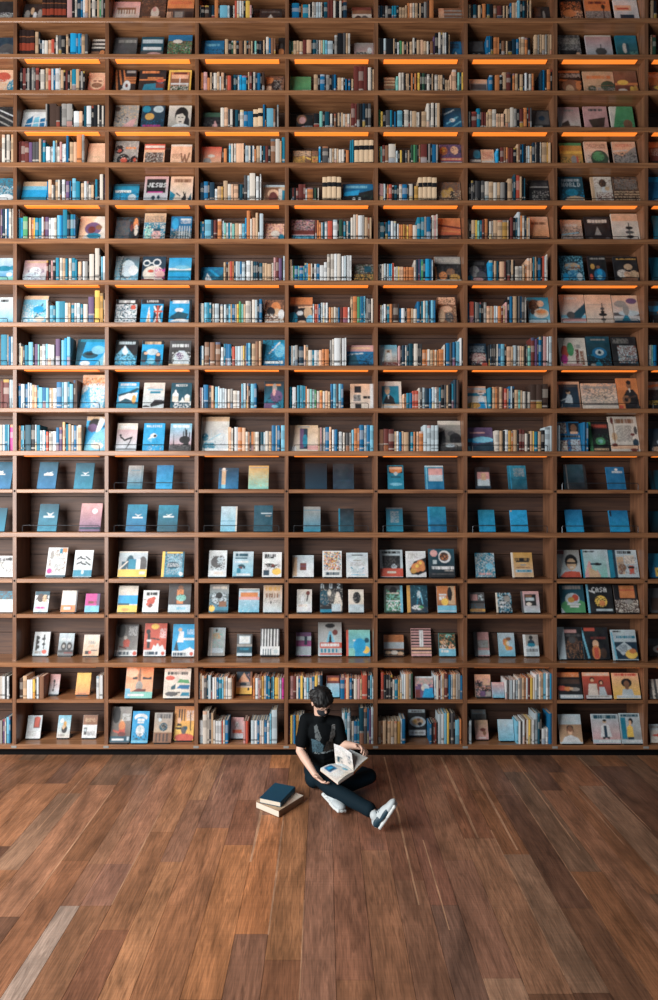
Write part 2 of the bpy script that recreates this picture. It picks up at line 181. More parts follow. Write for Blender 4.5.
E 100 210 68|teal book with orange scalloped top|t;r 6 4 94 34 k;e 50 22 40 12 o;r 10 8 90 18 a;e 50 36 12 8 l;e 50 80 40 6 s;r 20 48 80 52 d
E 362 492 70|teal book with pale lilac square|t;g t b;r 18 12 94 66 l;g t b;r 18 12 94 66 p;r 18 40 94 66 l;r 0 0 100 5 l;r 6 0 10 100 s
F 85 190 80|dark book with mauve square panel|k;r 12 24 92 86 p;r 12 55 92 86 l;r 40 28 70 60 e;r 0 88 100 94 n
F 318 445 70|teal clothbound book with grey lettering|t;g t d;r 10 0 14 100 c;h 30 10 90 46 g;r 14 60 100 62 d
G 85 222 55|wide navy hardback with pale hinge line|n;g d k;l 12 0 12 100 2 g;r 12 30 100 31 G;r 90 0 100 100 k
G 352 462 70|blue book with small white crown|b;e 55 12 9 5 w;h 30 18 90 28 l;r 0 70 100 73 d
G 615 658 90|dark teal hardback cut by frame|d;l 20 0 20 100 3 k
#14
A 0 25 315|teal hardback cut by left frame|t;g d t
A 222 335 292|dark teal hardback with white bird|d;g d t;p w 40 32 58 38 78 30 58 48;r 24 44 82 50 l
A 472 598 288|purple hardback with white round mark|P;g p P;e 66 28 13 9 w;r 0 84 100 94 n
B 152 290 345|teal hardback with white bird, sheared left|t;g t b;p w 36 34 54 40 74 36 56 46;r 28 46 80 51 w;r 0 78 100 80 d
B 372 510 348|teal hardback with white bird and tan edge|t;g t d;p w 34 32 50 38 74 32 52 44;r 26 42 80 48 w
C 185 298 358|pale grey blue plain hardback|l;g l s;r 0 58 100 60 t;r 0 76 100 78 t;r 92 0 100 100 i
C 418 548 350|dark teal hardback with white dashes|d;r 36 30 96 33 l;h 60 38 96 44 g
D 138 255 358|blue grey plain hardback|l;g g t;r 0 14 100 16 t;r 0 76 100 79 n
D 385 490 372|very dark teal hardback|d;g k d;r 0 0 8 100 t
E 90 205 365|dark teal hardback with grey lettering|d;g d t;h 24 16 76 64 g;r 0 0 100 7 G
E 385 510 358|blue teal hardback with faint lettering|b;g t b;r 0 0 8 100 c;h 26 14 80 40 t;r 0 72 100 75 d
F 112 222 380|bright blue hardback with dark band|b;g t c;r 0 70 100 73 d
F 335 452 382|bright blue hardback with pale corner|c;e 5 4 5 4 e;r 0 70 100 73 d;n 0 8 100 60 12 b
G 95 200 335|bright blue hardback, upright|b;g b c;r 0 74 100 77 d
G 370 485 340|bright blue hardback sheared to the right|c;g b c;r 0 74 100 77 t;p k 0 4 10 0 10 30 4 28
G 615 658 345|dark teal book cut by edge|d;g d k
#15
A 0 82 100|white book of small city drawings|w;n 5 5 95 90 45 g;n 5 5 95 80 30 G;r 0 90 100 96 l;h 10 10 90 24 k
A 272 388 50|white map book with magenta spot|w;n 8 8 95 90 45 g;n 8 5 95 80 30 u;e 16 80 13 9 m;r 75 2 98 16 o;r 60 4 74 20 t;h 20 30 80 70 l;r 0 94 100 100 d;e 22 26 10 14 g
A 435 545 65|white book with black arrow pattern|w;r 0 72 100 100 s;g w l;l 15 34 35 24 6 k;l 35 30 60 34 6 k;l 60 24 85 36 6 k;l 15 52 40 44 6 k;l 40 50 65 54 6 k;l 62 44 88 56 6 k;r 0 74 100 98 t;e 50 82 8 8 l
B 95 295 85|grey photo book with yellow base|g;g l g;e 40 45 14 30 d;r 10 40 28 74 d;r 34 30 60 74 t;e 85 50 14 30 G;r 62 30 76 74 w;r 0 72 100 100 y;r 74 78 95 90 i;r 0 0 100 6 i;l 4 70 30 40 5 i
B 400 555 85|blue doodle book with yellow spine|t;g d t;r 0 0 12 100 y;h 20 10 92 90 l;n 14 4 96 90 30 s;e 50 54 30 14 d;h 24 46 80 62 w;r 20 2 90 8 y;e 88 88 9 8 w
C 100 225 78|pale book with engraved animal|l;g w l;e 45 44 34 22 G;e 62 40 18 16 l;n 10 20 90 74 50 G;r 0 76 100 96 w;h 30 82 80 90 i
C 270 412 85|cyan white business book with bold title|s;g l s;h 12 8 72 19 d;r 10 24 70 28 d;e 40 56 16 6 d;e 38 64 10 5 R;r 20 66 40 84 t;e 56 62 6 6 n;h 10 36 80 44 w;r 0 96 100 100 k;h 20 86 90 94 w
C 478 612 90|white book with black bird and yellow|w;h 10 8 70 19 k;h 10 18 60 26 k;p k 10 48 36 44 66 52 90 46 60 64 30 60;e 74 78 24 14 y;r 4 72 36 94 n;n 10 45 95 70 40 g;e 55 54 10 6 R
D 60 208 110|pale book with small dark red square|l;g l w;r 34 36 66 68 R;r 36 48 64 52 P;r 0 10 20 100 e;r 0 95 100 100 w
D 272 405 80|white book with coloured tile grid|w;n 4 4 96 74 50 t;n 4 4 96 74 40 n;n 4 4 96 74 35 o;n 4 4 96 74 30 r;n 4 4 96 74 30 y;h 12 82 88 93 n
D 440 590 92|white book with grey brush script|w;g l w;r 24 8 76 12 k;h 16 40 84 56 g;l 20 60 50 80 4 t;l 50 80 80 62 4 t;e 35 75 14 10 l;e 66 74 14 10 l;h 30 30 70 34 g;h 20 88 86 92 s
E 45 205 72|grey framed book with crimson band|l;r 10 22 90 70 k;e 62 62 12 10 l;n 12 24 88 66 40 G;r 0 68 100 98 r;r 30 78 70 86 i;h 8 6 90 14 k
E 230 368 82|white cookbook with dish of orange food|w;p k 15 70 40 40 100 25 100 80 60 92 25 90;e 50 64 26 18 o;e 72 50 20 16 o;e 35 76 16 10 Y;e 80 64 16 14 o;e 55 58 9 7 y;e 72 46 8 6 y;h 8 8 60 30 g
E 390 570 65|dark cookbook with round white bowl|n;g d k;e 62 28 24 22 w;e 60 28 18 16 U;n 45 18 76 40 40 o;e 20 16 14 12 p;r 16 40 30 54 l;h 10 62 96 72 w;h 60 74 96 80 g;h 10 86 96 92 G
F 88 222 92|blue grey paperback with wave pattern|t;n 0 0 100 100 50 l;n 0 0 100 100 40 g;e 72 55 20 14 s;h 10 82 80 90 p
F 345 490 90|tan paperback with dark block title|e;g Y e;h 12 22 88 33 k;r 20 34 84 40 k;r 40 48 66 52 g;r 14 68 96 80 l;h 18 70 90 78 t;r 0 0 6 100 i;h 20 58 84 62 u
G 40 185 62|magazine with smiling person in red shirt|l;g g l;r 4 2 34 16 R;e 62 42 27 26 k;e 62 52 20 21 e;p r 5 100 30 80 60 76 95 80 100 100;l 46 47 78 47 7 k;e 62 63 9 4 i;v 4 30 24 70 3 i
G 200 365 60|mint magazine with pale hand and fish|q;g l q;p p 0 100 20 50 26 38 34 54 30 100;p e 20 62 55 80 65 100 20 100;r 30 48 72 56 d;h 8 4 50 10 k;e 56 52 14 5 k;l 52 74 62 92 4 p;r 90 10 98 98 l;r 0 0 6 100 t
G 370 545 62|grey kitchen magazine with teal spine|l;r 0 0 14 100 t;r 14 0 24 100 n;h 30 4 80 14 k;r 26 24 50 88 e;r 66 56 84 88 r;e 44 64 14 14 u;e 36 80 8 8 R;r 54 20 90 50 i;n 26 20 96 88 40 g;r 64 60 86 66 k
G 610 658 85|blue and yellow book cut by frame|b;g t b;r 30 60 100 96 y;h 40 70 100 80 k
#16
A 0 75 310|dark topped book with pale base|w;r 0 0 100 42 d;n 0 0 100 42 40 l;r 0 42 100 46 k;h 20 66 80 74 s;g w w;r 0 0 100 40 G;n 0 0 100 40 50 t
A 200 285 312|small book with sepia couple photograph|w;r 0 0 100 18 d;e 40 32 26 20 U;e 70 34 18 18 e;r 0 54 100 100 l;h 10 74 80 84 m;n 0 20 100 50 40 k
A 362 455 308|white book with orange band at base|w;g i w;r 0 68 100 100 o;r 20 76 60 88 w;e 66 82 6 7 r;h 20 40 70 52 l;r 90 0 100 100 G
A 505 590 325|magenta and blue paperback|m;r 0 66 100 100 s;h 20 40 80 54 R;r 80 0 100 66 P
B 92 228 325|white blue yellow banded book|i;g i i;r 0 36 100 70 c;r 0 66 60 74 d;r 0 74 100 100 y;e 40 90 20 6 Y;n 0 10 100 34 20 l
B 268 378 358|white book with red cherry splash|w;e 50 50 24 16 r;e 66 38 14 9 r;e 46 70 16 9 R;e 30 64 10 8 r;r 20 8 40 24 k;h 44 10 90 22 k;r 2 40 22 46 g
B 448 602 310|dark book with standing figure, pale base|k;g G k;e 52 14 12 8 u;r 36 20 66 70 o;e 56 50 22 12 q;n 0 20 100 72 30 U;r 0 74 100 100 l;h 36 82 80 92 s
C 105 238 315|grey cookbook with yellow dot|G;g g t;e 50 50 40 22 l;e 50 40 18 12 k;e 14 86 15 12 y;n 0 30 100 80 40 k;r 50 60 90 80 u;r 30 92 100 100 d;h 10 8 90 16 i
C 312 455 345|pale book with yellow pink band|i;g l s;r 0 0 100 10 i;r 8 16 92 36 o;r 0 36 100 48 p;r 0 4 100 8 t;n 0 50 100 100 12 w
C 485 615 322|cream book of scattered stick figures|e;g e l;n 8 30 92 60 25 k;e 14 12 5 5 k;v 14 30 86 46 5 u;h 10 6 90 20 Y;e 40 64 4 6 k;e 84 40 6 6 g;n 10 56 90 70 20 k
D 92 195 350|pale book with red capped bird|l;g i l;e 74 16 14 10 R;l 74 24 66 50 8 k;e 36 40 14 20 w;r 0 62 100 96 w;h 10 66 70 76 i;n 0 20 40 70 20 g
D 255 412 305|monochrome book with large white letters|k;t 4 2 2 l N;t 42 2 2 l U;t 76 2 2 l Z;e 20 50 24 26 d;e 52 46 20 20 G;p i 60 70 72 30 84 30 98 70 94 96 58 96;r 52 72 90 96 l;e 40 34 8 12 i;n 0 20 100 80 30 g;r 0 90 50 100 t
D 455 560 350|pale book with dark portrait oval|i;e 54 34 26 24 k;e 54 34 14 14 G;r 0 64 100 96 w;h 20 72 80 80 g;g i i;e 54 36 26 26 k;n 30 20 80 56 25 g;r 0 66 100 100 l
E 75 205 322|green leafy food book|V;g G V;n 10 15 90 92 55 v;n 10 15 90 92 45 q;e 50 18 20 14 k;r 10 55 84 60 w;h 14 26 80 32 i;r 88 0 100 100 s;n 14 60 90 94 40 w
E 238 380 320|dark blue book with yellow spine|n;g d n;r 0 0 14 100 Y;e 58 34 9 14 l;l 66 30 76 70 5 s;l 56 40 44 80 4 t;e 50 82 30 9 w;n 14 70 100 100 40 G;e 66 80 12 5 v;n 14 0 100 60 12 s
E 448 580 325|orange photo book with pale base|o;g o u;r 0 74 100 100 s;r 60 0 96 70 e;e 68 30 13 26 k;r 10 30 50 36 w;h 10 40 44 52 w;e 40 60 18 14 y;r 0 92 100 96 l
F 42 150 370|dark striped book with pink square|G;r 10 10 56 40 p;r 60 10 96 40 G;n 60 10 96 40 50 l;r 0 46 100 52 k;r 8 54 94 78 G;n 0 54 100 78 30 t;r 0 82 100 94 Y;h 20 84 80 92 u
F 235 340 372|dark book with white lettering collage|k;n 0 0 100 100 50 l;n 0 0 100 100 40 t;r 0 0 8 100 i;e 70 30 22 16 g;h 20 44 60 55 w;h 20 64 60 75 w
F 412 535 360|grey framed book with dark photograph|l;g p l;r 16 14 82 68 k;r 24 30 70 44 l;e 40 60 16 8 i;r 24 18 60 28 u;r 0 0 8 100 G
G 62 212 278|dark green food magazine|d;h 12 4 88 15 g;e 55 82 58 30 v;e 50 50 30 20 l;e 62 46 14 12 r;e 44 54 14 10 Y;r 26 66 82 72 w;r 36 74 74 80 w;p l 0 100 0 80 16 100
G 232 390 275|black food magazine with yellow dish|k;t c 12 2 w CASA;r 0 0 6 100 s;e 52 60 24 20 y;n 24 44 80 82 50 k;e 56 66 12 10 o;r 30 86 94 93 l;l 10 22 30 30 4 w
G 402 545 280|orange topped interiors magazine|k;r 24 2 90 46 o;r 24 16 90 20 r;r 0 54 100 98 U;n 0 54 100 98 50 i;n 0 54 100 90 40 g;e 60 60 20 8 g
G 610 658 300|grey book cut by right frame|G;r 10 40 90 90 U
#17
A 195 288 100|white book with large black script|w;g w l;v 14 16 34 80 1 k;e 26 26 10 8 k;e 24 44 10 8 k;e 28 64 9 8 k;l 64 14 66 70 7 k;e 62 30 12 6 k;e 64 52 10 6 k;e 72 84 16 9 r;h 12 82 50 92 g
A 345 435 108|pale book with dark round lenses|l;g l G;e 34 58 18 18 k;e 72 58 18 18 k;e 34 58 9 8 g;e 72 58 9 8 g;r 0 76 100 86 k;r 40 84 96 92 R;h 12 20 80 36 w
A 495 588 115|cream book with small photo|i;g i e;h 30 30 74 44 g;h 34 50 66 58 e;r 14 76 40 94 k;r 50 72 90 76 G;e 44 84 9 8 r
B 72 228 65 285|grey travel guide with red jacket hiker|g;g G g;e 22 20 20 22 k;e 50 58 15 12 r;r 38 58 62 72 r;e 44 42 8 6 i;h 56 6 96 36 w;r 0 82 100 100 w;h 4 86 64 97 n;e 90 92 9 7 r;l 20 70 50 76 5 R
B 275 430 57 285|orange travel guide with white palace|r;e 46 10 18 8 y;e 16 26 10 8 k;r 14 34 26 76 k;h 70 16 98 46 w;p w 35 84 44 66 52 72 62 60 72 72 84 66 96 84;r 0 82 100 100 w;h 4 86 64 97 n;e 88 92 8 6 r;r 12 50 30 56 w;l 30 46 70 50 4 k
B 475 630 62 288|cyan travel guide with white figure|c;e 32 18 9 6 e;p w 20 56 30 22 48 24 50 56;h 64 16 98 34 w;r 50 44 98 50 w;p n 8 80 18 50 30 84;p w 40 84 80 72 100 80 100 88;r 0 84 100 100 w;h 4 88 64 99 n;e 88 92 8 6 r
C 98 215 85|grey green book with pale weave|g;g l g;r 20 20 70 40 e;n 12 10 90 90 35 q;r 12 72 92 90 l;v 0 0 30 100 2 i;e 46 10 6 6 k
C 300 405 128|small book with boxed window, navy base|G;r 12 10 88 44 l;r 16 14 80 40 w;r 0 46 100 58 g;r 0 58 100 88 d;r 0 86 100 100 l;h 20 64 80 74 t
C 465 598 92|black and white vertical striped book|k;v 4 2 100 68 6 w;r 0 66 100 96 w;v 12 74 64 96 4 d;e 80 84 12 8 l
D 85 190 118|purple and grey banded paperback|P;r 0 0 100 14 p;r 0 16 60 34 l;r 70 20 100 34 w;r 0 36 54 56 m;r 54 20 74 56 n;r 0 62 100 98 l;h 16 76 70 86 s;g P m;r 0 60 100 98 l;r 0 18 100 34 l;r 56 18 74 54 n
D 242 405 48|large grey book with red lettered bands|l;g g l;e 50 10 22 7 k;p s 34 60 46 26 54 26 72 60;p k 44 62 48 36 54 36 58 62;e 72 30 11 9 R;r 6 60 100 76 r;h 10 64 90 72 w;v 10 78 90 90 5 t;r 6 92 100 97 r
D 440 605 100|teal book with yellow dot and red spine|t;g q c;r 0 0 8 100 r;r 28 38 70 44 w;h 40 48 66 54 i;e 82 76 16 14 y;r 8 70 36 100 q;e 56 60 26 28 c;e 86 40 10 10 d
E 72 212 135|orange topped book with pale centre|Y;g o u;r 0 36 100 66 l;r 0 70 100 98 k;e 52 84 18 10 i;e 20 84 16 8 e;e 82 88 16 8 e;h 10 10 90 20 o
E 265 405 88|grey striped book with white label|p;s 0 3 100 97 9 k;r 42 8 62 66 w;r 0 70 100 76 a;l 52 16 52 60 3 g;r 0 86 100 90 a
E 460 575 122|white cookbook with plates of food|l;r 0 0 100 68 V;e 60 14 20 8 q;e 30 40 22 12 e;e 76 62 20 14 a;e 26 60 20 10 i;n 4 6 96 66 50 k;n 4 6 96 66 30 o;r 0 70 100 100 s;h 10 74 60 84 w
F 78 182 115|grey mauve paperback with pale panel|p;r 0 0 18 100 G;r 24 34 96 66 g;h 28 38 90 60 l;r 20 74 100 96 l;n 20 10 96 30 12 w;l 20 0 20 100 2 k
F 250 362 120|pale book with golden brown pastry|l;e 52 40 16 24 u;e 40 44 16 14 o;e 66 34 18 9 o;e 60 62 22 10 Y;e 54 44 10 12 l;g l s;e 40 40 14 16 o;e 62 26 18 8 u;e 64 66 22 9 o;e 50 54 12 22 Y;e 58 46 9 10 i
F 428 530 132|small book with dark blue figure|l;r 0 0 100 52 g;e 50 40 24 16 n;e 50 14 14 10 k;r 0 60 100 92 l;h 10 66 90 80 G;r 0 0 12 100 w;e 50 48 28 9 t
G 45 200 68 270|leaning black magazine with dark portrait|k;r 0 0 30 100 l;p k 30 0 100 0 100 100 36 100;r 30 8 80 18 p;e 62 55 26 26 U;n 30 44 100 96 40 u;h 34 22 96 30 G;e 60 40 14 10 G
G 205 365 70 270|dark magazine with red masthead, orange figure|k;r 8 2 50 12 r;p s 0 30 14 96 22 96 2 6;e 48 52 12 12 a;e 48 78 16 22 o;r 40 64 58 96 r;e 76 80 12 16 U;h 30 30 90 36 R
G 385 540 85 275|pale newspaper magazine with banknotes|l;h 8 4 40 8 k;h 20 20 96 28 t;r 10 40 100 96 n;p l 14 60 50 40 80 60 40 84;h 26 50 60 74 n;e 74 80 24 15 y;e 80 70 14 8 o;p s 0 8 6 8 16 96 8 96
G 610 658 140|brown book with round pale label|U;r 0 0 100 40 G;e 60 60 40 22 i;e 60 60 22 12 r
#18
A 270 350 65 190|pale peach book with black figure|p;g p l;e 46 34 9 10 k;l 46 40 42 76 9 k;l 42 60 66 50 4 k;e 40 76 9 6 k;r 0 94 100 100 k
A 452 535 58 188|plain yellow paperback|y;g y o;h 16 92 80 97 u
B 145 335 20 245|orange sunset book over mint water|o;g o a;e 50 36 5 30 u;e 50 62 13 15 g;r 24 34 42 41 k;r 62 34 94 41 k;p R 22 80 44 70 76 72 74 84;r 0 80 100 100 q;r 0 70 18 100 s;e 20 20 24 16 a;e 80 20 20 16 o;r 10 86 70 94 w
B 415 600 38 248|white book of coloured vintage cars|i;h 12 10 88 21 k;e 22 32 18 8 r;p v 50 48 58 36 92 38 98 50;p d 26 62 44 52 44 70 26 72;p b 46 68 60 56 98 56 96 70;e 30 86 24 8 G;p t 64 92 70 80 98 80 98 94;h 50 78 64 84 k;r 14 94 100 98 w
C 295 405 58 215|yellow book with peach triangle|y;r 0 0 100 64 n;p a 10 46 48 4 84 46;r 0 46 100 62 g;e 44 56 22 8 n;r 0 64 100 70 i;e 78 78 7 7 k;n 60 4 100 44 30 p;r 86 0 100 64 u
D 300 390 85 235|grey blue book with dark red top|l;r 0 0 100 38 R;h 8 10 92 26 r;r 0 38 100 44 i;g l s;r 0 0 100 36 R;h 6 10 94 24 o
E 295 420 90 245|purple book with cyan base|P;r 0 0 100 36 g;n 0 4 100 50 45 p;e 55 50 22 16 l;p c 36 95 50 56 96 52 100 95;r 0 60 26 96 R;e 40 52 8 12 i;r 0 0 100 6 l;r 0 96 100 100 k
F 85 195 75 235|dark book of pinned pale photographs|G;r 0 0 100 30 a;r 12 26 36 60 k;r 50 18 96 48 e;e 62 66 22 9 k;n 4 10 96 96 45 p;r 30 72 60 96 P;r 66 74 98 96 g;l 0 56 100 60 4 u
F 198 290 130 238|plain pale blue paperback|l;g p s;r 10 10 90 14 i
G 45 195 52 238|dark magazine with orange masthead|k;r 0 0 92 18 o;n 0 2 92 16 30 a;r 0 26 92 44 U;e 16 60 20 9 r;e 40 62 14 8 o;e 70 64 20 7 g;r 6 84 100 98 l;e 56 62 8 5 e;h 10 86 90 94 w
G 205 375 52 240|rust magazine with two standing people|r;g r R;r 0 0 100 14 a;h 10 2 94 12 i;e 34 26 9 8 U;e 66 38 9 9 k;e 34 30 6 6 a;e 66 40 5 6 a;p i 14 90 20 44 50 44 52 90;p l 54 90 58 54 76 54 84 86;r 8 86 100 98 w;h 12 88 90 95 g
G 390 555 55 240|amber magazine with curly haired person|o;g a y;r 0 0 100 14 a;h 10 3 92 12 r;e 52 38 20 17 k;e 52 42 10 12 u;p l 30 86 36 62 70 62 76 86;e 52 58 7 6 u;r 10 86 100 98 w;h 14 88 90 95 l
G 605 658 95 240|pale striped book cut by frame|i;v 0 0 100 100 4 G;n 0 40 100 100 30 k
#19
A 155 240 312 450|pale book with tall red block|l;r 44 8 88 56 r;e 66 12 22 8 r;h 10 66 70 84 k;g l w;r 46 8 90 54 R;e 68 12 22 7 r;r 52 16 84 50 r;h 8 66 70 88 g
A 340 415 312 447|pale book with dark pear|l;g s i;e 54 62 22 18 k;e 56 40 13 14 Y;e 46 52 10 10 e;h 8 84 60 92 g;e 30 24 14 10 w
A 490 575 310 447|pale book with brown upper half|w;r 0 0 100 44 u;g w w;r 0 0 100 44 u;h 10 14 90 30 e;r 10 54 30 86 G;h 36 70 90 88 k;e 20 66 9 6 l
B 22 165 305 560|dark travel guide with orange jacket child|G;g g U;e 26 22 20 24 k;e 54 42 9 7 e;r 42 48 72 74 r;e 56 52 16 12 o;h 56 18 96 38 w;r 0 82 100 98 d;r 10 88 70 94 w;r 84 84 96 94 l;l 14 66 44 72 5 r;e 58 76 20 6 R
B 190 305 335 570|cyan comic guide with white archway|c;e 50 20 40 12 w;e 50 28 32 10 c;r 30 24 72 32 w;e 50 62 26 18 w;e 46 56 10 8 l;n 8 66 94 94 50 d;n 20 44 80 70 25 t;r 0 92 100 98 s;r 30 34 70 38 w
B 345 470 345 555|muted book with dark camera, brown base|e;g g e;e 52 48 24 14 d;e 52 46 12 8 k;h 10 6 90 20 G;r 0 66 100 100 u;e 30 24 9 6 l;v 10 70 90 96 4 U;n 10 36 96 60 30 g
B 482 625 300 540|yellow travel guide with striped swimmer|y;g o y;v 20 8 60 44 3 k;e 24 42 10 8 a;p k 6 66 18 50 36 52 40 72;r 8 58 36 62 y;r 6 68 38 72 y;e 54 92 50 12 r;h 60 14 98 44 w;e 50 70 14 12 G;l 80 20 84 70 5 k;e 60 64 9 6 d
C 250 345 378 525|pale lilac book with orange lettering|l;g p l;e 46 34 16 14 w;l 30 50 60 24 3 G;r 12 58 86 76 o;h 14 60 84 74 r;r 50 70 100 76 r;l 40 30 52 46 3 k
E 245 385 320 508|black cookbook with oval plate of food|k;r 4 0 96 12 l;e 54 46 46 19 l;e 54 46 34 13 e;e 40 44 10 7 Y;e 66 54 12 7 k;e 60 38 9 6 u;r 2 76 98 97 w;h 8 82 90 90 g;h 20 3 80 9 G
F 60 165 345 520|grey topped book standing behind another|G;g g k;r 5 2 95 18 l;h 14 6 80 14 i
F 85 175 395 530|tan framed book with red birds|p;r 0 0 14 100 u;e 60 50 24 9 R;e 66 66 16 10 r;e 40 48 12 6 k;n 20 30 96 84 25 g;g e p;e 58 50 22 9 R;e 70 68 14 12 u;h 20 88 80 94 w
F 250 370 390 540|pale cyan square book|s;g l s;e 46 26 8 7 l;r 0 0 100 6 l
G 55 195 312 515|tan magazine with man in white shirt|e;g u e;p l 0 0 100 0 100 34 0 34;h 10 8 80 24 w;e 48 54 16 14 u;e 48 46 15 8 k;p w 4 100 20 78 48 70 80 80 96 100;e 48 60 10 9 a;r 0 94 100 98 l;e 48 50 11 10 u
G 262 432 310 515|dusty pink magazine with person in white coat|p;g l p;r 0 0 100 18 l;h 8 4 92 16 d;e 48 26 7 5 e;e 48 22 7 4 k;p w 28 78 34 40 46 34 62 38 70 76;r 42 40 54 80 n;r 36 76 44 84 k;r 54 76 62 84 k;r 0 86 100 98 l;h 20 88 94 95 w
G 434 595 305 512|grey magazine with person in yellow jacket|g;g l g;r 0 0 100 14 l;h 8 3 92 12 d;e 54 26 11 10 k;e 50 32 7 8 a;p y 28 80 32 48 46 38 62 46 60 80;r 32 78 60 86 n;r 0 86 100 98 l;r 6 14 30 84 t;h 20 88 94 95 w
G 620 658 375 490|pale book with red ribbon at edge|i;r 0 0 100 30 l;e 50 60 40 8 r;h 0 10 90 24 g
"""  # orange tops of column G covers paint the shelf LED glow into the print
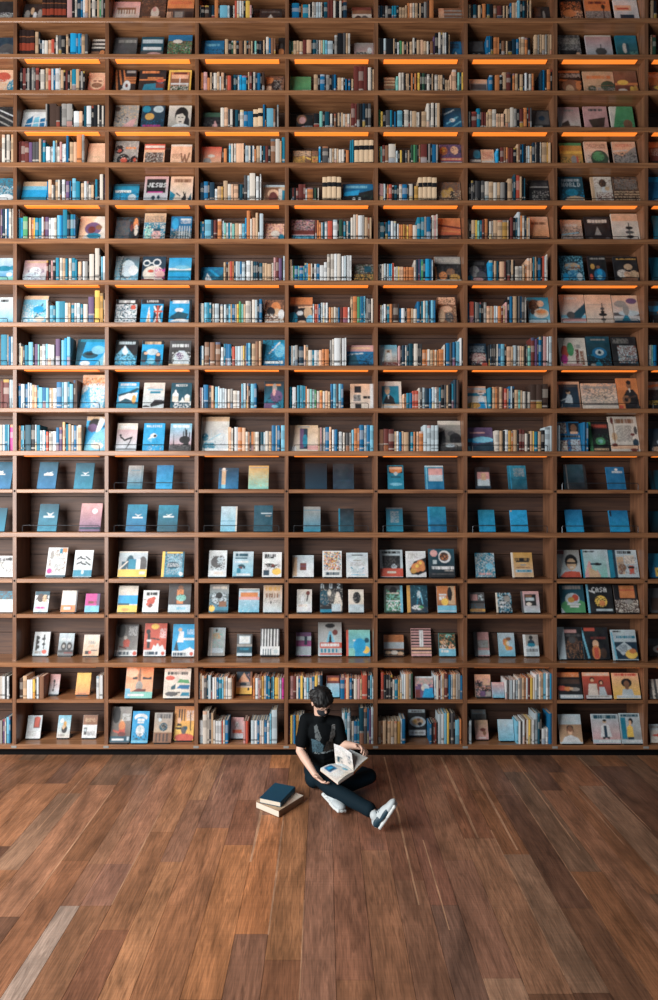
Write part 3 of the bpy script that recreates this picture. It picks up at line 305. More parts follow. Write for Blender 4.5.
SPINES = """#1
A @246,-15 K24*6 @396,-20 p30 k16 i14 n20 b14 w14^-10 a18^-20 e14 k10 i20 k10 e14 v12 g12 k10 u14
C @20,38 e12 g12 k24 U30 k20 n22 o26^0 k10^38 s54 l16 k20 i14 r16^5 i18 w14 i16 k12 y30^5 p14^35 k8
D @25,30 o14 k12 b50^20 k14 o12^30 t40 i12 k14^15 i14 g14 l18 l16 i10 k10 d26 R20^0 R20 i18^5 k24 i18 k10 n26^0
E @25,38 w12 n20 k16 g22 k26 t16 t18 k14 e24^50 e22 e16^35 o16^20 a20 i14 e24 k10 e12 k20 g20^10 U18^0 o30^0
F @22,30 e22 k18 d24 k10 e20^35 k8 o26^25 k8 d22 k24 u22^38 R36 k8 e14 k8 e14 k12 b14^20 e28^15 i10 s22^0 k16 d16 k14 e10 k10 e12
G @610,0 e20 k20
#2
A @98,180 K26*4 @204,190 e20 k10 n14^240 w14^242 i20 a20 r18^235 k10 i14^212 G18 k20 k8 e14^205 k10 c34^200 b14 c14 b8 e20^207 G18^205
C @212,272 e24 k22^285 V14 e20^285 k18 u26 k10 e18 k14 u14^285 e14 k14 q14^285 k18 n12 k16 e12^280 k8 i20^258 b14^265 u22 u12
D @32,285 q10 k8 V10 e24 e20 e24^290 R26^280 a34^278 k10 d24 l10 k8 i14^280 e14 q14 s20 l36^285 k12 g20^245 k40^230 G20 e16^232 i14
E @20,265 e20 k24 l18^268 k50 e10 k18 w14^295 v20^285 e16^290 k16 a10 k10 e22^290 i14^262 k14 e22^278 a26 e22^285 i14^288 k10 u22 P12^255 k24^230 i18^225 G12 i14 w12 k12 e14^240
F @155,250 b14 b16 n10 k10 o28^258 o12 k14^280 u24^285 k8 e16 k28 n28^270 b20 e16^258 e26 o20^262 k18 @490,240 e24 g10 e22 e20 g12 e22 e20 e16
G @610,215 e14 V24
#3
A @88,105 t20 @115,35 k14 R20^40 k8 g14^38 k14 g14^35 G10 R20 k8 i24^45 k6 e18^40 r16 w14 b10 w24^38 i8 e18^50 k12 R14 k14 e10 t24^45 e20 k10 g14^55 k10
C @42,75 o20 p26^70 o20^110 e14^75 k10 i24 e20^70 w10^100 a20^75 k12 u12^95 r26^95 k14 d22^90 k10 l12 c18^90 c30^95 k12 e10^70 R18 k8 i16 n14^75 b22 k8 U20^70
D @205,88 e28 k16 b32^85 n8 g26^88 k16 n14 b18^88 k6 e30^110 i16 k10 b14^118 k8 b14 k8 e14 @485,28 R34 R34 R28 @585,38 i24 k8 e14^48 i10
E @152,100 q18 i20^75 i18 k12 e12^82 e10 k14 o14^78 k10 o14 k8 y18^75 k14 V20^75 k14 i20^82 k14 e10 k10 i22^88 e18 e16 k14^85 e22^125 e14 a16^90 a30^50 k8 q16^70 d14 y12 e14^68
F @175,90 b24 k14 o34^90 k20 e28^70 R30 k12^80 o18 e22 k10 e24^85 k12 w18^75 k10 i20^80 o18 @535,55 n12 b18 k12 o26^50 k12 G12^60
#4
A @268,250 g10 k10 U44 U22^265 k8 g30^250 g34 k8 w34^295 a20 k10 d16^265 w28^262 k14 k24^258 i10 k14 i12^262 k18 w10^265
C @182,320 i26 a26 G16^330 i18 k16 d22^335 k12 i26^335 b28^345 b38^345 X34^330 X34^325 b16^295 k8 s50^325 u14^330 k12 g12^300
D @205,360 k40 q22^345 k16 d30^345 k8 i16^362 k10 u16 k10 e14^355 G10 e14 i14^362 a16 i16 a10 R26^290 R14 U20^285 k20^290 n20 k18 G22
E @20,335 v24 y16^345 k20 G30^335 t16 k12 b14^345 k8 s36^340 k10 i34^335 k10 i14^342 e32 i10^350 i10 U14^340 e36^345 i22^290 k8 i22^285 k10 i12 e20^285
F @30,345 i12 k8 R36 t26^322 k8 R16^350 R18 e14^350 e28^330 i28 a16^360 e18 a22 k6 e24^325 e12 i26^318 g20^325 k20 R26 o26^320 k10 R12 G10
#5
A @5,0 i20 k10 i20 k6 e20 @97,40 R24 R24 R24 P20^45 G20 G20^42 e14^25 d10 t16^32 w16^70 w14 w14 s14^35 g10 i16^70 p14^40 w14^55 w10 b14^5 k8 e22^42 a20 o30^-5 g16
C @195,100 U10 o22^95 k14 s16^60 i16 k4 i14 a44^58 a12 k8 l24^75 i14 n12 w14 o14^100 e26^75 l12 k10 d16^75 R20 k16 u34^28 i30 e14^40 t22^15 g18^40
D @240,80 c16 k10 G40 k8 i20^95 e16 i16 e14 i22^100 i18 k10 o22^105 k8 t12^35 t14^32 @490,35 X34 X34 X36 X30
E @20,80 V16 y6 q14 R20^70 u24 i44^62 i6 l16^110 k14 y14^105 k22 G16 e16 k8 V18^68 v14 V16 k8 u12 R44^62 k10 g14^60 n14 b28^65 g12
F @225,95 c17 k10 R24^85 u16 o16 R16^88 R20 k22 e14^62 u10 n12 b14 k14 i16^75 l14 e16 n20^50 i10 k24^50 i10 e40^50 Y10 e18
#6
A @275,280 b10 a20^268 i12^300 G10 e16^270 i14 k8 w20^268 k6 P20^275 b10 k8 s22^262 t24^278 k6 e18^290 w16^278 g10 i16^300 e16 k8 t14^265 k14 i20^235 k8 P18^255 b10
C @38,335 n26 b30^325 k12 n34^330 w20^378 e28^360 Y14 e30^322 i26^345 a14 a34^345 k10 d22^345 k8 G24^280 l16^285 i40^268 k6 w20^290 k6 w10^272
D @30,370 V14 k12 R12 k14 R16 R36^345 R14 w12^375 o40^370 k10 V14 k10 i8 @266,292 X33 X33 X33 X33
E @22,342 p40 i6 l10 k10 o14^345 r22 k14^350 d22 k14 i22^345 b34 k10 i30^340 k10 Y28^355 X32^295 X32 X32 X34
F @30,340 k18 G16^318 k8 G26 k20 G24^320 i32^325 e30 i26^330 e24 g30^328 k20 e30^305 G12 d14^275 r30^280 e14^290 k16 d8^300
#7
A @0,8 P10 n16 w10 b12 i16 k6 i18 k6 w18 @100,60 t24 c10 v28^52 k8 a14^60 o14 y8 t20^62 t20 w12^55 R8 P22 w12^60 w20 i16 s16^45 c10 b10 t26^12 n14^40 k6 t20^40 b10
C @38,95 t14 b14 k6 s44^82 n18 R22^85 k6 o28^80 k8 l10^90 q14^105 w14 t14 i14 q18^110 e30^108 i22 s20^110 c12^70 o24^18 i14^75 a24^70 e18^35 w10^170 l26^38
D @215,85 R12 o16 o16^100 l10 d14 w20^95 r34^90 k4 w30^82 k10 V26^80 k8 t14^95 k6 i12^90 d18 i18^65 i20^45 a14 w30^50 g14 e24^65 u12 e14
E @22,95 i18 d30^98 k8 d18 b20^90 w20 l18^92 k6 w12^110 o14^115 o16 Y12 o14 y12 o30 i30^120 t26^65 t26 g14^60 b30^60 k6 i22^50 p10 i12^45
F @20,80 e16 k14 e26^85 y18 q16 t16 R16^80 o24^75 k8 i20^90 i10 e30^85 e34 Y34 e10 k10 R20^65 k20 d10 l22^25 o14^50 i16 n16 e12^65 i8
#8
A @275,315 R12 k12 p14 k16 t20^300 k4 i18 e16^302 t14 k6 i18^300 t20 t14^310 k4 a20^322 k8 w14^320 g18 k6 i30^275 k6 i26^240 k8 s14^290 w12 k6 e14^295
C @205,380 e16 U16 e10 r20^375 o10 n12 l20 l10 b14^375 l24 k6 w30^370 k4 i14 d20^375 n16 k8 d22^385 e14 e20 e30^392 i14^385 p14^345 R22 P22^350 k10 l18^335 t20^330 e22^360 k10
D @28,405 s22 i10 v12 b24 q10 b28 q8 b14^385 s10 o20^390 i10 k14 w14^392 b24^390 w30^400 w22^380 i20^320 k4 i26 w20 i26^320 k6 w18^335 l14 w24^330 w14
E @22,392 i18 G12 i18 l12^390 k6 l14 c16 s8 r14^385 i14^410 i14 y8 a14 a16 o18^412 o18 o36 i16^365 n16^358 P10 b10 v14 n14 c30^355 b16 l8^365
F @174,365 c28^365 k8 e18^370 d14 k6 a34^372 R10 k8 G24^362 k6 e14 k12 i30^405 g24 e16^395 o14 a24^350 a12 k8 t10^340 e14 k6 b24^345 k12 r14^335 w12 i8^320
#9
A @270,62 i14 G10^95 s20 t14 s24^70 t34 i20^78 e14 k4 t18^80 w14 l20 k4 t14^85 i24 g6 P34^42 k6 y30^5 Y20^18 k6 e18^60
C @28,92 l18 i20 k4 s20^88 t14 t14 k6 i14^98 k4 l30^95 k8 i20^100 k6 l18 d16 s14 e10 b20 g14^100 y14 v16^80 q16^100 e14 i30^78 g12 k4 i22^68 l16 n12 b20^65
D @200,98 w10 r22 p8 b12 k4 l14^90 i12 l10 w14 k6 o16^120 e20 i16 g14^122 b10 R24 r34^120 w12 k8 e14^45 o30 v20 t10 b14^42 s14 k8 g12^60 G20 i16^60
E @20,105 r22 i12 l12 w18^100 k6 t18^100 o20^98 k6 U34^95 k8 b14^128 w24^125 k10 i8 o26^128 e18 i24^132 b22^80 k8 t14 i16^75 s20 k6 b12^70 s20 b12
F @15,90 w10 b10 r34^80 k8 g16^85 G16 d10 k20 g20^85 a24^112 e18 o8 l14^110 w14 o24^112 R14 e14^110 p16^85 k14^45 b20 e30^42 k10 G16 b10 G22^45 g10
#10
A @0,270 t36 k6 i6 b14^280 l12 k4 P16 @108,320 i14 e12^340 G10 t20^330 k4 s26^315 k8 P22^325 q10 i14^335 w20^325 s14 i20^328 w20 k8 P26^292 k6 s20^300 c16^290 s20^282
C @38,390 b14 l14 k6 u32^365 k6 u34^365 k4 u34 k6 w18^400 t12^378 b14 b26 k8 r20^395 l16 l26^392 i14^390 y10 g12 b14^370 s16 k8 e26^378 u24^360 e18^358
D @28,392 c20 i14 l14 g20^388 k8 n34^395 a14^385 e16 i28^420 t14 w24 i10 a20 o20^415 o30 k6 g16^350 i14^345 w40^335 g12 w22 w12
E @170,390 p16 k8 n24^385 i10 d14 d30^375 k6 i28^375 k8 G16^378 k8 o26^415 o10 i18 e22^418 o10 e16 o12 o36^412 i10^380 k6 b26^368 G14 k6 b20^365 s30^360 w16^335 k8
F @174,378 k10 n10 k8 G20 k6 i10^378 b20 s26 k16 a30^395 e14 l24^385 k6 i20^390 a10 e18 k12 G12^380 q22^390 R26^330 P22^340 k8 b20^325 n10 p26^325 w12 k4 l22 k8 b12^330
G @598,340 i20 q12 b20
#11
A @0,45 R16 R34^35 k4 l16^38 l14 @108,60 b14 l22^62 k6 b14 l10^55 w14 e14^68 a16 t10 s24^82 b20 s18^85 i14 e10 w22 b30^50 s12 l22^48 t14 s22^60 U12^38 U14
C @38,95 p14 w10 b34^78 k8 G16^82 e18 k6 s22^88 w10 l22^100 l14 w16^105 k6 i20^105 g18 i30^118 w16 R12 s12^70 l20^65 k8 a10 k12 s28^68 b18
D @32,88 t20 k4 w26^92 k8 t20^82 s12 t14 t14^85 o10 i20^105 q18 l14 v14^110 i22^118 o22^115 i18^118 a20 e16^122 b20^70 s20 G16 s20 b16
E @202,140 a12 o12 t22^132 b20 r14^118 r30^115 i10^95 G14 l20 n30^100 b20 l20^92 w14 g14 t14 k24^75 G14 e14 k24^70 t14^65 n20^40 U20
F @172,92 t20 k6 e22^88 o14 u14 e20 R14^95 r20^100 e12 b14^85 l12 k14 e26^110 q16 e14^115 i24^120 k8 i24^125 U40^70 U40 U45
#12
A @0,305 i10 l16 t14 k4 s10 m34^305 @98,310 o22 t14 s8 k6 d34^305 k24 l10 t20^308 l14^340 w16 t8 r14^345 i14 g12 w20 b18^320 P18 a16^290 k6 t14^300 e16 k4 i14^310 b16^310 i10 e20^305
C @236,372 e10 a14 i14^378 k6 w26^372 o30 a24^375 i20^405 o8 G10 o18 e12 i26 k6 d26^408 l12 i24^400 e20 b30^360 i8 b22^358 k6 s30 b24
D @240,375 e10 p14 G10 i14 b28^370 a16 k4 w16^390 b22^388 k6 w26^405 k6 i16^410 k4 G26 g16^410 s16^390 o24^380 o14 b30^358 l20 b24 s24 b20
E @22,388 u44 R36^385 R36 k6 e14^400 w16 b20^405 e14^400 e34^405 k14 t20 o16 k6 a18 o30^400 l26^358 l28 l28 l24
F @220,395 i28 e24^395 k14 w24^390 Y22^395 o14 e26^392 k12 R24^388 R20 i20^415 k16 e20^398 y10 t24^402 e24 k24^390 l36^370 l22^360 l28 l24
G @198,298 b14 k4 b12
#18
A @0,75 i12 w18 k10 w14 k6 @115,85 U20 e24^75 w20^95 w14 y16^95 k8 w14^80 k4 u26^75 @575,75 w18 i6 w16^70
C @30,60 w14 e12^70 i14^85 G20 d10 l20^80 k10 w16^95 i12 b14^95 t24 s12 e14^90 w14 i28^100 u12 @412,130 o18^100 w20 p10 u14^80 Y18^85 i12 b16 t12^90 k6 d14 s10 y28^95 e10 l14 m22^100
D @30,85 e14 p20 R24 i14^85 b14 y18 d8 w18^95 s14 l12 i10 b20^90 y22^80 i14 n20 @396,95 b30 r10 a22 b20^100 k12 i24^105 p20 e14 r36^80 k6 n14 s16 w24^90
E @50,60 r20 k18^75 k16 G14 k14 i14^110 t24 Y14^110 i14 l14^70 w12 e24 g14 V12^65 @425,80 l14 i16 R14 w10 e16^65 R24 k6 b14^75 l14 e24^70 g16 g14 b14^80
F @294,112 w12 G8 w14 l14 k4 w16 l20 i14^98 g14 e18 o10 w14 R14^95 y20 i14 w14^70 l14 i16 e14^65 s20 w14 l14 c18
#19
A @0,340 g14 P14^330 i8 s18^320 b12
C @12,345 l14 R10^380 w26^395 i30^330 i14 G16^345 e14 i14^395 w24^400 w20 r10 i14^395 b22^395 @346,400 p16 r18 @400,395 l24 w20 b14 w16 i18 b20 w18 s14^350 l38^325
D @30,360 P16 y14 i8 b14 Y24 l20 w14 @410,340 l20 t14 l22 k6 i20^400 b24 t14 d30^310 G24 b14 P14^320 l22^305
E @26,400 e24 u14 e24^400 u8 e24 e24 e20 Y26 l10^385 b22^385 @392,420 b14 k14^410 R10 r10 k10 l24^350 w20 s20^345 y16 k10^350 G20^345 k10 s30^390 o16
F @28,440 w10 l18^395 @372,400 s14 w14 G14 w16^390 u12 i14 y14 i12 w14 l24^345 d14 k14 w26^450 w20 b24^345 l20^340 k26^370
"""
import bpy, bmesh, math, random
import numpy as np
from mathutils import Vector, Matrix

SC = bpy.context.scene
COL = SC.collection
PI = math.pi
# ---------------------------------------------------------------- camera model (metres; wall front plane y=0, floor z=0)
F, D, H, VPX, VPY = 600.0, 6.0, 2.55, 324.0, 500.0
def WX(px, y): return (px - VPX) * (D + y) / F
def WZ(py, y): return H - (py - VPY) * (D + y) / F

def lin(c):
    return tuple(((v / 12.92) if v <= 0.04045 else ((v + 0.055) / 1.055) ** 2.4) for v in c)
def hx(s):
    return lin(tuple(int(s[i:i + 2], 16) / 255 for i in (0, 2, 4)))
PAL = {k: hx(v) for k, v in dict(
    k='1b1d22', n='1a374a', b='0d6a9a', s='72b8d2', t='127d9a', d='124a5c', c='129ad0', w='d8dcde', i='d8cdbf',
    e='cfa980', g='98948f', G='515052', l='b6c9d2', p='d59a98', P='6a4c78', m='c41f8c', r='cc4a2e', R='72302a',
    o='d97f34', y='f2c222', Y='cf982c', v='3f9a5e', V='27513d', u='8c5d3e', U='4b362d', q='72c4b8', a='ebb58c').items()}
for _k, _c in list(PAL.items()):
    _l = .25 * _c[0] + .6 * _c[1] + .15 * _c[2]; _q = .03 if _k in 'bctdsn' else .18; PAL[_k] = tuple((_l * _q + v * (1 - _q)) * .9 for v in _c)
NAMES = dict(k='black', n='navy', b='blue', s='pale blue', t='teal', d='dark teal', c='bright blue', w='white', i='ivory',
    e='tan', g='grey', G='dark grey', l='light grey', p='pink', P='purple', m='magenta', r='red', R='maroon', o='orange',
    y='yellow', Y='gold', v='green', V='dark green', u='brown', U='dark brown', q='mint', a='peach', X='cream banded', K='red banded black')

# ---------------------------------------------------------------- materials
def newmat(name):
    m = bpy.data.materials.new(name); m.use_nodes = True
    nt = m.node_tree
    return m, nt, nt.nodes['Principled BSDF']
def N(nt, t, **kw):
    n = nt.nodes.new(t)
    for k, v in kw.items(): setattr(n, k, v)
    return n
def plain(name, srgb, rough=0.5, metal=0.0, var=0.06, scale=40.0):
    m, nt, b = newmat(name)
    if rough > .75: b.inputs['Specular IOR Level'].default_value = .15
    c = hx(srgb)
    no = N(nt, 'ShaderNodeTexNoise'); no.inputs['Scale'].default_value = scale
    tc = N(nt, 'ShaderNodeTexCoord'); nt.links.new(tc.outputs['Object'], no.inputs['Vector'])
    mx = N(nt, 'ShaderNodeMix', data_type='RGBA')
    mx.inputs[6].default_value = (*[v * (1 - var) for v in c], 1); mx.inputs[7].default_value = (*[min(1, v * (1 + var)) for v in c], 1)
    nt.links.new(no.outputs['Fac'], mx.inputs[0]); nt.links.new(mx.outputs[2], b.inputs['Base Color'])
    b.inputs['Roughness'].default_value = rough; b.inputs['Metallic'].default_value = metal
    return m
def attr_mat(name, rough=0.5, spec=0.4, noise=0.10):
    m, nt, b = newmat(name)
    at = N(nt, 'ShaderNodeAttribute', attribute_name='col')
    no = N(nt, 'ShaderNodeTexNoise'); no.inputs['Scale'].default_value = 60
    tc = N(nt, 'ShaderNodeTexCoord'); nt.links.new(tc.outputs['Object'], no.inputs['Vector'])
    mr = N(nt, 'ShaderNodeMapRange'); mr.inputs[3].default_value = 1 - noise; mr.inputs[4].default_value = 1 + noise
    nt.links.new(no.outputs['Fac'], mr.inputs[0])
    vm = N(nt, 'ShaderNodeVectorMath', operation='SCALE')
    nt.links.new(at.outputs['Color'], vm.inputs[0]); nt.links.new(mr.outputs[0], vm.inputs['Scale'])
    nt.links.new(vm.outputs[0], b.inputs['Base Color'])
    b.inputs['Roughness'].default_value = rough; b.inputs['Specular IOR Level'].default_value = spec
    return m
def wood(name, dark, light, axis, rough=0.5, scale=1.0):
    m, nt, b = newmat(name)
    tc = N(nt, 'ShaderNodeTexCoord'); mp = N(nt, 'ShaderNodeMapping')
    s = [14.0, 14.0, 14.0]; s[axis] = 0.9
    mp.inputs['Scale'].default_value = [v * scale for v in s]
    nt.links.new(tc.outputs['Object'], mp.inputs[0])
    n1 = N(nt, 'ShaderNodeTexNoise'); n1.inputs['Scale'].default_value = 2.2; n1.inputs['Detail'].default_value = 6; n1.inputs['Distortion'].default_value = 0.7
    nt.links.new(mp.outputs[0], n1.inputs['Vector'])
    cr = N(nt, 'ShaderNodeValToRGB')
    cr.color_ramp.elements[0].position = 0.3; cr.color_ramp.elements[0].color = (*hx(dark), 1)
    cr.color_ramp.elements[1].position = 0.72; cr.color_ramp.elements[1].color = (*hx(light), 1)
    nt.links.new(n1.outputs['Fac'], cr.inputs[0]); nt.links.new(cr.outputs[0], b.inputs['Base Color'])
    bp = N(nt, 'ShaderNodeBump'); bp.inputs['Strength'].default_value = 0.12
    nt.links.new(n1.outputs['Fac'], bp.inputs['Height']); nt.links.new(bp.outputs[0], b.inputs['Normal'])
    b.inputs['Roughness'].default_value = rough
    return m
M_BOOK = attr_mat('book_cover', 0.5, 0.35)
M_GLOSS = attr_mat('glossy_cover', 0.42, 0.4, 0.05)
M_PAPER = plain('page_paper', 'd8cfc0', 0.8, var=0.1, scale=300)
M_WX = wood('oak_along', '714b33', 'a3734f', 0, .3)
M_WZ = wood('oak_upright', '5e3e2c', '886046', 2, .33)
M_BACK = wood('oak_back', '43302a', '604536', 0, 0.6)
M_BLACK = plain('black_paint', '08080a', 0.8)
M_RAIL = plain('black_rail', '15161a', 0.45, 0.3)
M_STEEL = plain('steel_rail', '5b5f64', 0.35, 0.8)
M_TAG = plain('label_tag', '8f908e', 0.5)
M_STAND = plain('acrylic_stand', '14171c', 0.25)
def emit(name, rgb, s):
    m, nt, b = newmat(name)
    b.inputs['Base Color'].default_value = (*rgb, 1)
    b.inputs['Emission Color'].default_value = (*rgb, 1); b.inputs['Emission Strength'].default_value = s
    return m
M_LED = emit('warm_led', (1.0, 0.24, 0.03), LED_S)

# ---------------------------------------------------------------- mesh building
class MB:
    """Collects verts / quads / per-face colours, then links ONE mesh object."""
    def __init__(s): s.v, s.f, s.c = [], [], []
    def box(s, x0, x1, y0, y1, z0, z1, c=None):
        b = len(s.v)
        s.v += [(x0, y0, z0), (x1, y0, z0), (x1, y1, z0), (x0, y1, z0), (x0, y0, z1), (x1, y0, z1), (x1, y1, z1), (x0, y1, z1)]
        s.f += [tuple(b + i for i in q) for q in ((0, 3, 2, 1), (4, 5, 6, 7), (0, 1, 5, 4), (1, 2, 6, 5), (2, 3, 7, 6), (3, 0, 4, 7))]
        s.c += [c] * 6
    def cbox(s, x0, x1, y0, y1, z0, z1, e=0.004, c=None):
        """box whose long edges on the front are chamfered"""
        b = len(s.v)
        prof = [(y0, z0 + e), (y0, z1 - e), (y0 + e, z1), (y1, z1), (y1, z0), (y0 + e, z0)]
        n = len(prof)
        for x in (x0, x1): s.v += [(x, p[0], p[1]) for p in prof]
        for i in range(n):
            j = (i + 1) % n
            s.f.append((b + i, b + n + i, b + n + j, b + j)); s.c.append(c)
        s.f.append(tuple(b + i for i in range(n))); s.c.append(c)
        s.f.append(tuple(b + n + i for i in reversed(range(n)))); s.c.append(c)
    def quad(s, pts, c=None):
        b = len(s.v); s.v += [tuple(p) for p in pts]; s.f.append(tuple(range(b, b + len(pts)))); s.c.append(c)
    def tube(s, pts, r, n=5, c=None):
        pts = [Vector(p) for p in pts]; b = len(s.v)
        for i, p in enumerate(pts):
            d = (pts[min(i + 1, len(pts) - 1)] - pts[max(i - 1, 0)]).normalized()
            u = d.orthogonal().normalized() if i == 0 else (u - d * u.dot(d)).normalized()
            w = d.cross(u)
            for k in range(n):
                a = 2 * PI * k / n
                s.v.append(tuple(p + (u * math.cos(a) + w * math.sin(a)) * r))
        for i in range(len(pts) - 1):
            for k in range(n):
                k2 = (k + 1) % n
                s.f.append((b + i * n + k, b + i * n + k2, b + (i + 1) * n + k2, b + (i + 1) * n + k)); s.c.append(c)
        s.f.append(tuple(b + k for k in reversed(range(n)))); s.c.append(c)
        s.f.append(tuple(b + (len(pts) - 1) * n + k for k in range(n))); s.c.append(c)
    def build(s, name, mat, parent=None, loc=(0, 0, 0), rot=None):
        me = bpy.data.meshes.new(name)
        me.from_pydata(s.v, [], s.f); me.materials.append(mat)
        if any(c is not None for c in s.c): set_cols(me, s.c)
        me.update()
        o = bpy.data.objects.new(name, me); COL.objects.link(o)
        o.location = loc
        if rot: o.rotation_euler = rot
        if parent: o.parent = parent
        return o
def set_cols(me, cols):
    a = me.attributes.new('col', 'FLOAT_COLOR', 'FACE')
    arr = np.ones((len(me.polygons), 4), dtype=np.float32)
    arr[:, :3] = np.array([c if c is not None else (.5, .5, .5) for c in cols], dtype=np.float32)
    a.data.foreach_set('color', arr.ravel())
def tag(o, label=None, cat=None, group=None, kind=None):
    for k, v in (('label', label), ('category', cat), ('group', group), ('kind', kind)):
        if v: o[k] = v
    return o
def empty(name, loc=(0, 0, 0)):
    o = bpy.data.objects.new(name, None); COL.objects.link(o); o.location = loc; return o

# ---------------------------------------------------------------- cover art: flat printed picture, one colour per small cell
FONT = dict(A='25755', B='65656', C='34443', D='65556', E='74647', F='74644', G='34553', H='55755', I='72227', J='11152', K='55655',
            L='44447', M='57755', N='65555', O='25552', P='65644', Q='25573', R='65655', S='34216', T='72222', U='55557', V='55552',
            W='55775', X='55255', Y='55222', Z='71247')
def colr(t): return np.array(PAL[t] if len(t) == 1 else hx(t), dtype=np.float32)
def art(dsl, W, Hh, seed):
    rng = np.random.RandomState(seed)
    parts = [p.split() for p in dsl.split(';')]
    im = np.zeros((Hh, W, 3), np.float32) + colr(parts[0][0])
    yy, xx = np.mgrid[0:Hh, 0:W]
    X = (xx + .5) / W * 100; Y = (yy + .5) / Hh * 100
    for p in parts[1:]:
        if not p: continue
        op, a = p[0], p[1:]
        if op == 'g':
            t = (Y / 100)[..., None]; im[:] = colr(a[0]) * (1 - t) + colr(a[1]) * t; continue
        c = colr(a[3]) if op == 't' else (colr(a[0]) if op == 'p' else colr(a[-1]))
        if op == 't':
            sc = int(a[2]); c = colr(a[3]); txt = a[4]
            w = len(txt) * 4 * sc - sc
            if w > W and sc > 1: sc -= 1; w = len(txt) * 4 * sc - sc
            x0 = (W - w) // 2 if a[0] == 'c' else int(float(a[0]) / 100 * W); y0 = int(float(a[1]) / 100 * Hh)
            for ch in txt:
                for r, hd in enumerate(FONT[ch]):
                    for q in range(3):
                        if int(hd) >> (2 - q) & 1:
                            im[max(0, y0 + r * sc):y0 + (r + 1) * sc, max(0, x0 + q * sc):max(0, x0 + (q + 1) * sc)] = c
                x0 += 4 * sc
            continue
        if op == 'p':
            v = [float(q) for q in a[1:]]; n = len(v) // 2
            ins = np.zeros((Hh, W), bool)
            for i in range(n):
                xa, ya, xb, yb = v[2 * i], v[2 * i + 1], v[2 * ((i + 1) % n)], v[2 * ((i + 1) % n) + 1]
                if ya == yb: continue
                ins ^= ((ya > Y) != (yb > Y)) & (X < (xb - xa) * (Y - ya) / (yb - ya) + xa)
            im[ins] = c; continue
        f = [float(q) for q in a[:-1]]
        if op == 'r': m = (X >= f[0]) & (X <= f[2]) & (Y >= f[1]) & (Y <= f[3])
        elif op == 'e': m = ((X - f[0]) / f[2]) ** 2 + ((Y - f[1]) / f[3]) ** 2 <= 1
        elif op == 'l':
            dx, dy = f[2] - f[0], f[3] - f[1]; L = dx * dx + dy * dy + 1e-9
            t = np.clip(((X - f[0]) * dx + (Y - f[1]) * dy) / L, 0, 1)
            m = np.hypot(X - f[0] - t * dx, Y - f[1] - t * dy) <= max(f[4] / 2, 50.0 / W * .8)
        elif op in 'sv':
            U, a0, a1 = (Y, f[1], f[3]) if op == 's' else (X, f[0], f[2])
            m = (X >= f[0]) & (X <= f[2]) & (Y >= f[1]) & (Y <= f[3]) & (((U - a0) / (a1 - a0) * f[4]) % 1 < .5)
        elif op == 'n':
            g = rng.rand(Hh // 2 + 1, W // 2 + 1).repeat(2, 0).repeat(2, 1)[:Hh, :W] * .7 + rng.rand(Hh, W) * .3
            m = (X >= f[0]) & (X <= f[2]) & (Y >= f[1]) & (Y <= f[3]) & (g < f[4] / 100 * .8)
        elif op == 'h':
            row = yy // 2
            m = (X >= f[0]) & (X <= f[2]) & (Y >= f[1]) & (Y <= f[3]) & (yy % 2 == 0) & (rng.rand(Hh, W).repeat(1, 1) < .72)
            if f[3] - f[1] < 16:
                m = (X >= f[0]) & (X <= f[2]) & (Y >= f[1]) & (Y <= f[3]) & ((rng.rand(1, W) < .7) | (yy % 3 == 0))
        im[m] = c
    pd = np.pad(im, ((1, 1), (1, 1), (0, 0)), mode='edge')
    hb = (pd[:, :-2] + 2.2 * pd[:, 1:-1] + pd[:, 2:]) / 4.2
    im = (hb[:-2] + 2.2 * hb[1:-1] + hb[2:]) / 4.2
    g = rng.rand(8, 7, 3) * .14 + rng.rand(8, 7, 1) * .86          # soft printed mottling
    fy, fxx = np.linspace(0, 6.99, Hh), np.linspace(0, 5.99, W)
    iy, ix = fy.astype(int), fxx.astype(int); ty, tx = (fy - iy)[:, None, None], (fxx - ix)[None, :, None]
    lo = (g[iy][:, ix] * (1 - tx) + g[iy][:, ix + 1] * tx) * (1 - ty) + (g[iy + 1][:, ix] * (1 - tx) + g[iy + 1][:, ix + 1] * tx) * ty
    flat = len(parts) < 3
    im = im * (1 + (.10 if flat else .34) * (lo - .5)) + (0 if flat else .02) * lo
    return np.clip(im * (1 + (.06 if flat else .3) * (rng.rand(Hh, W, 1) - .5)), 0, 1).astype(np.float32)
def avg(dsl_im): return tuple(dsl_im.reshape(-1, 3).mean(0))

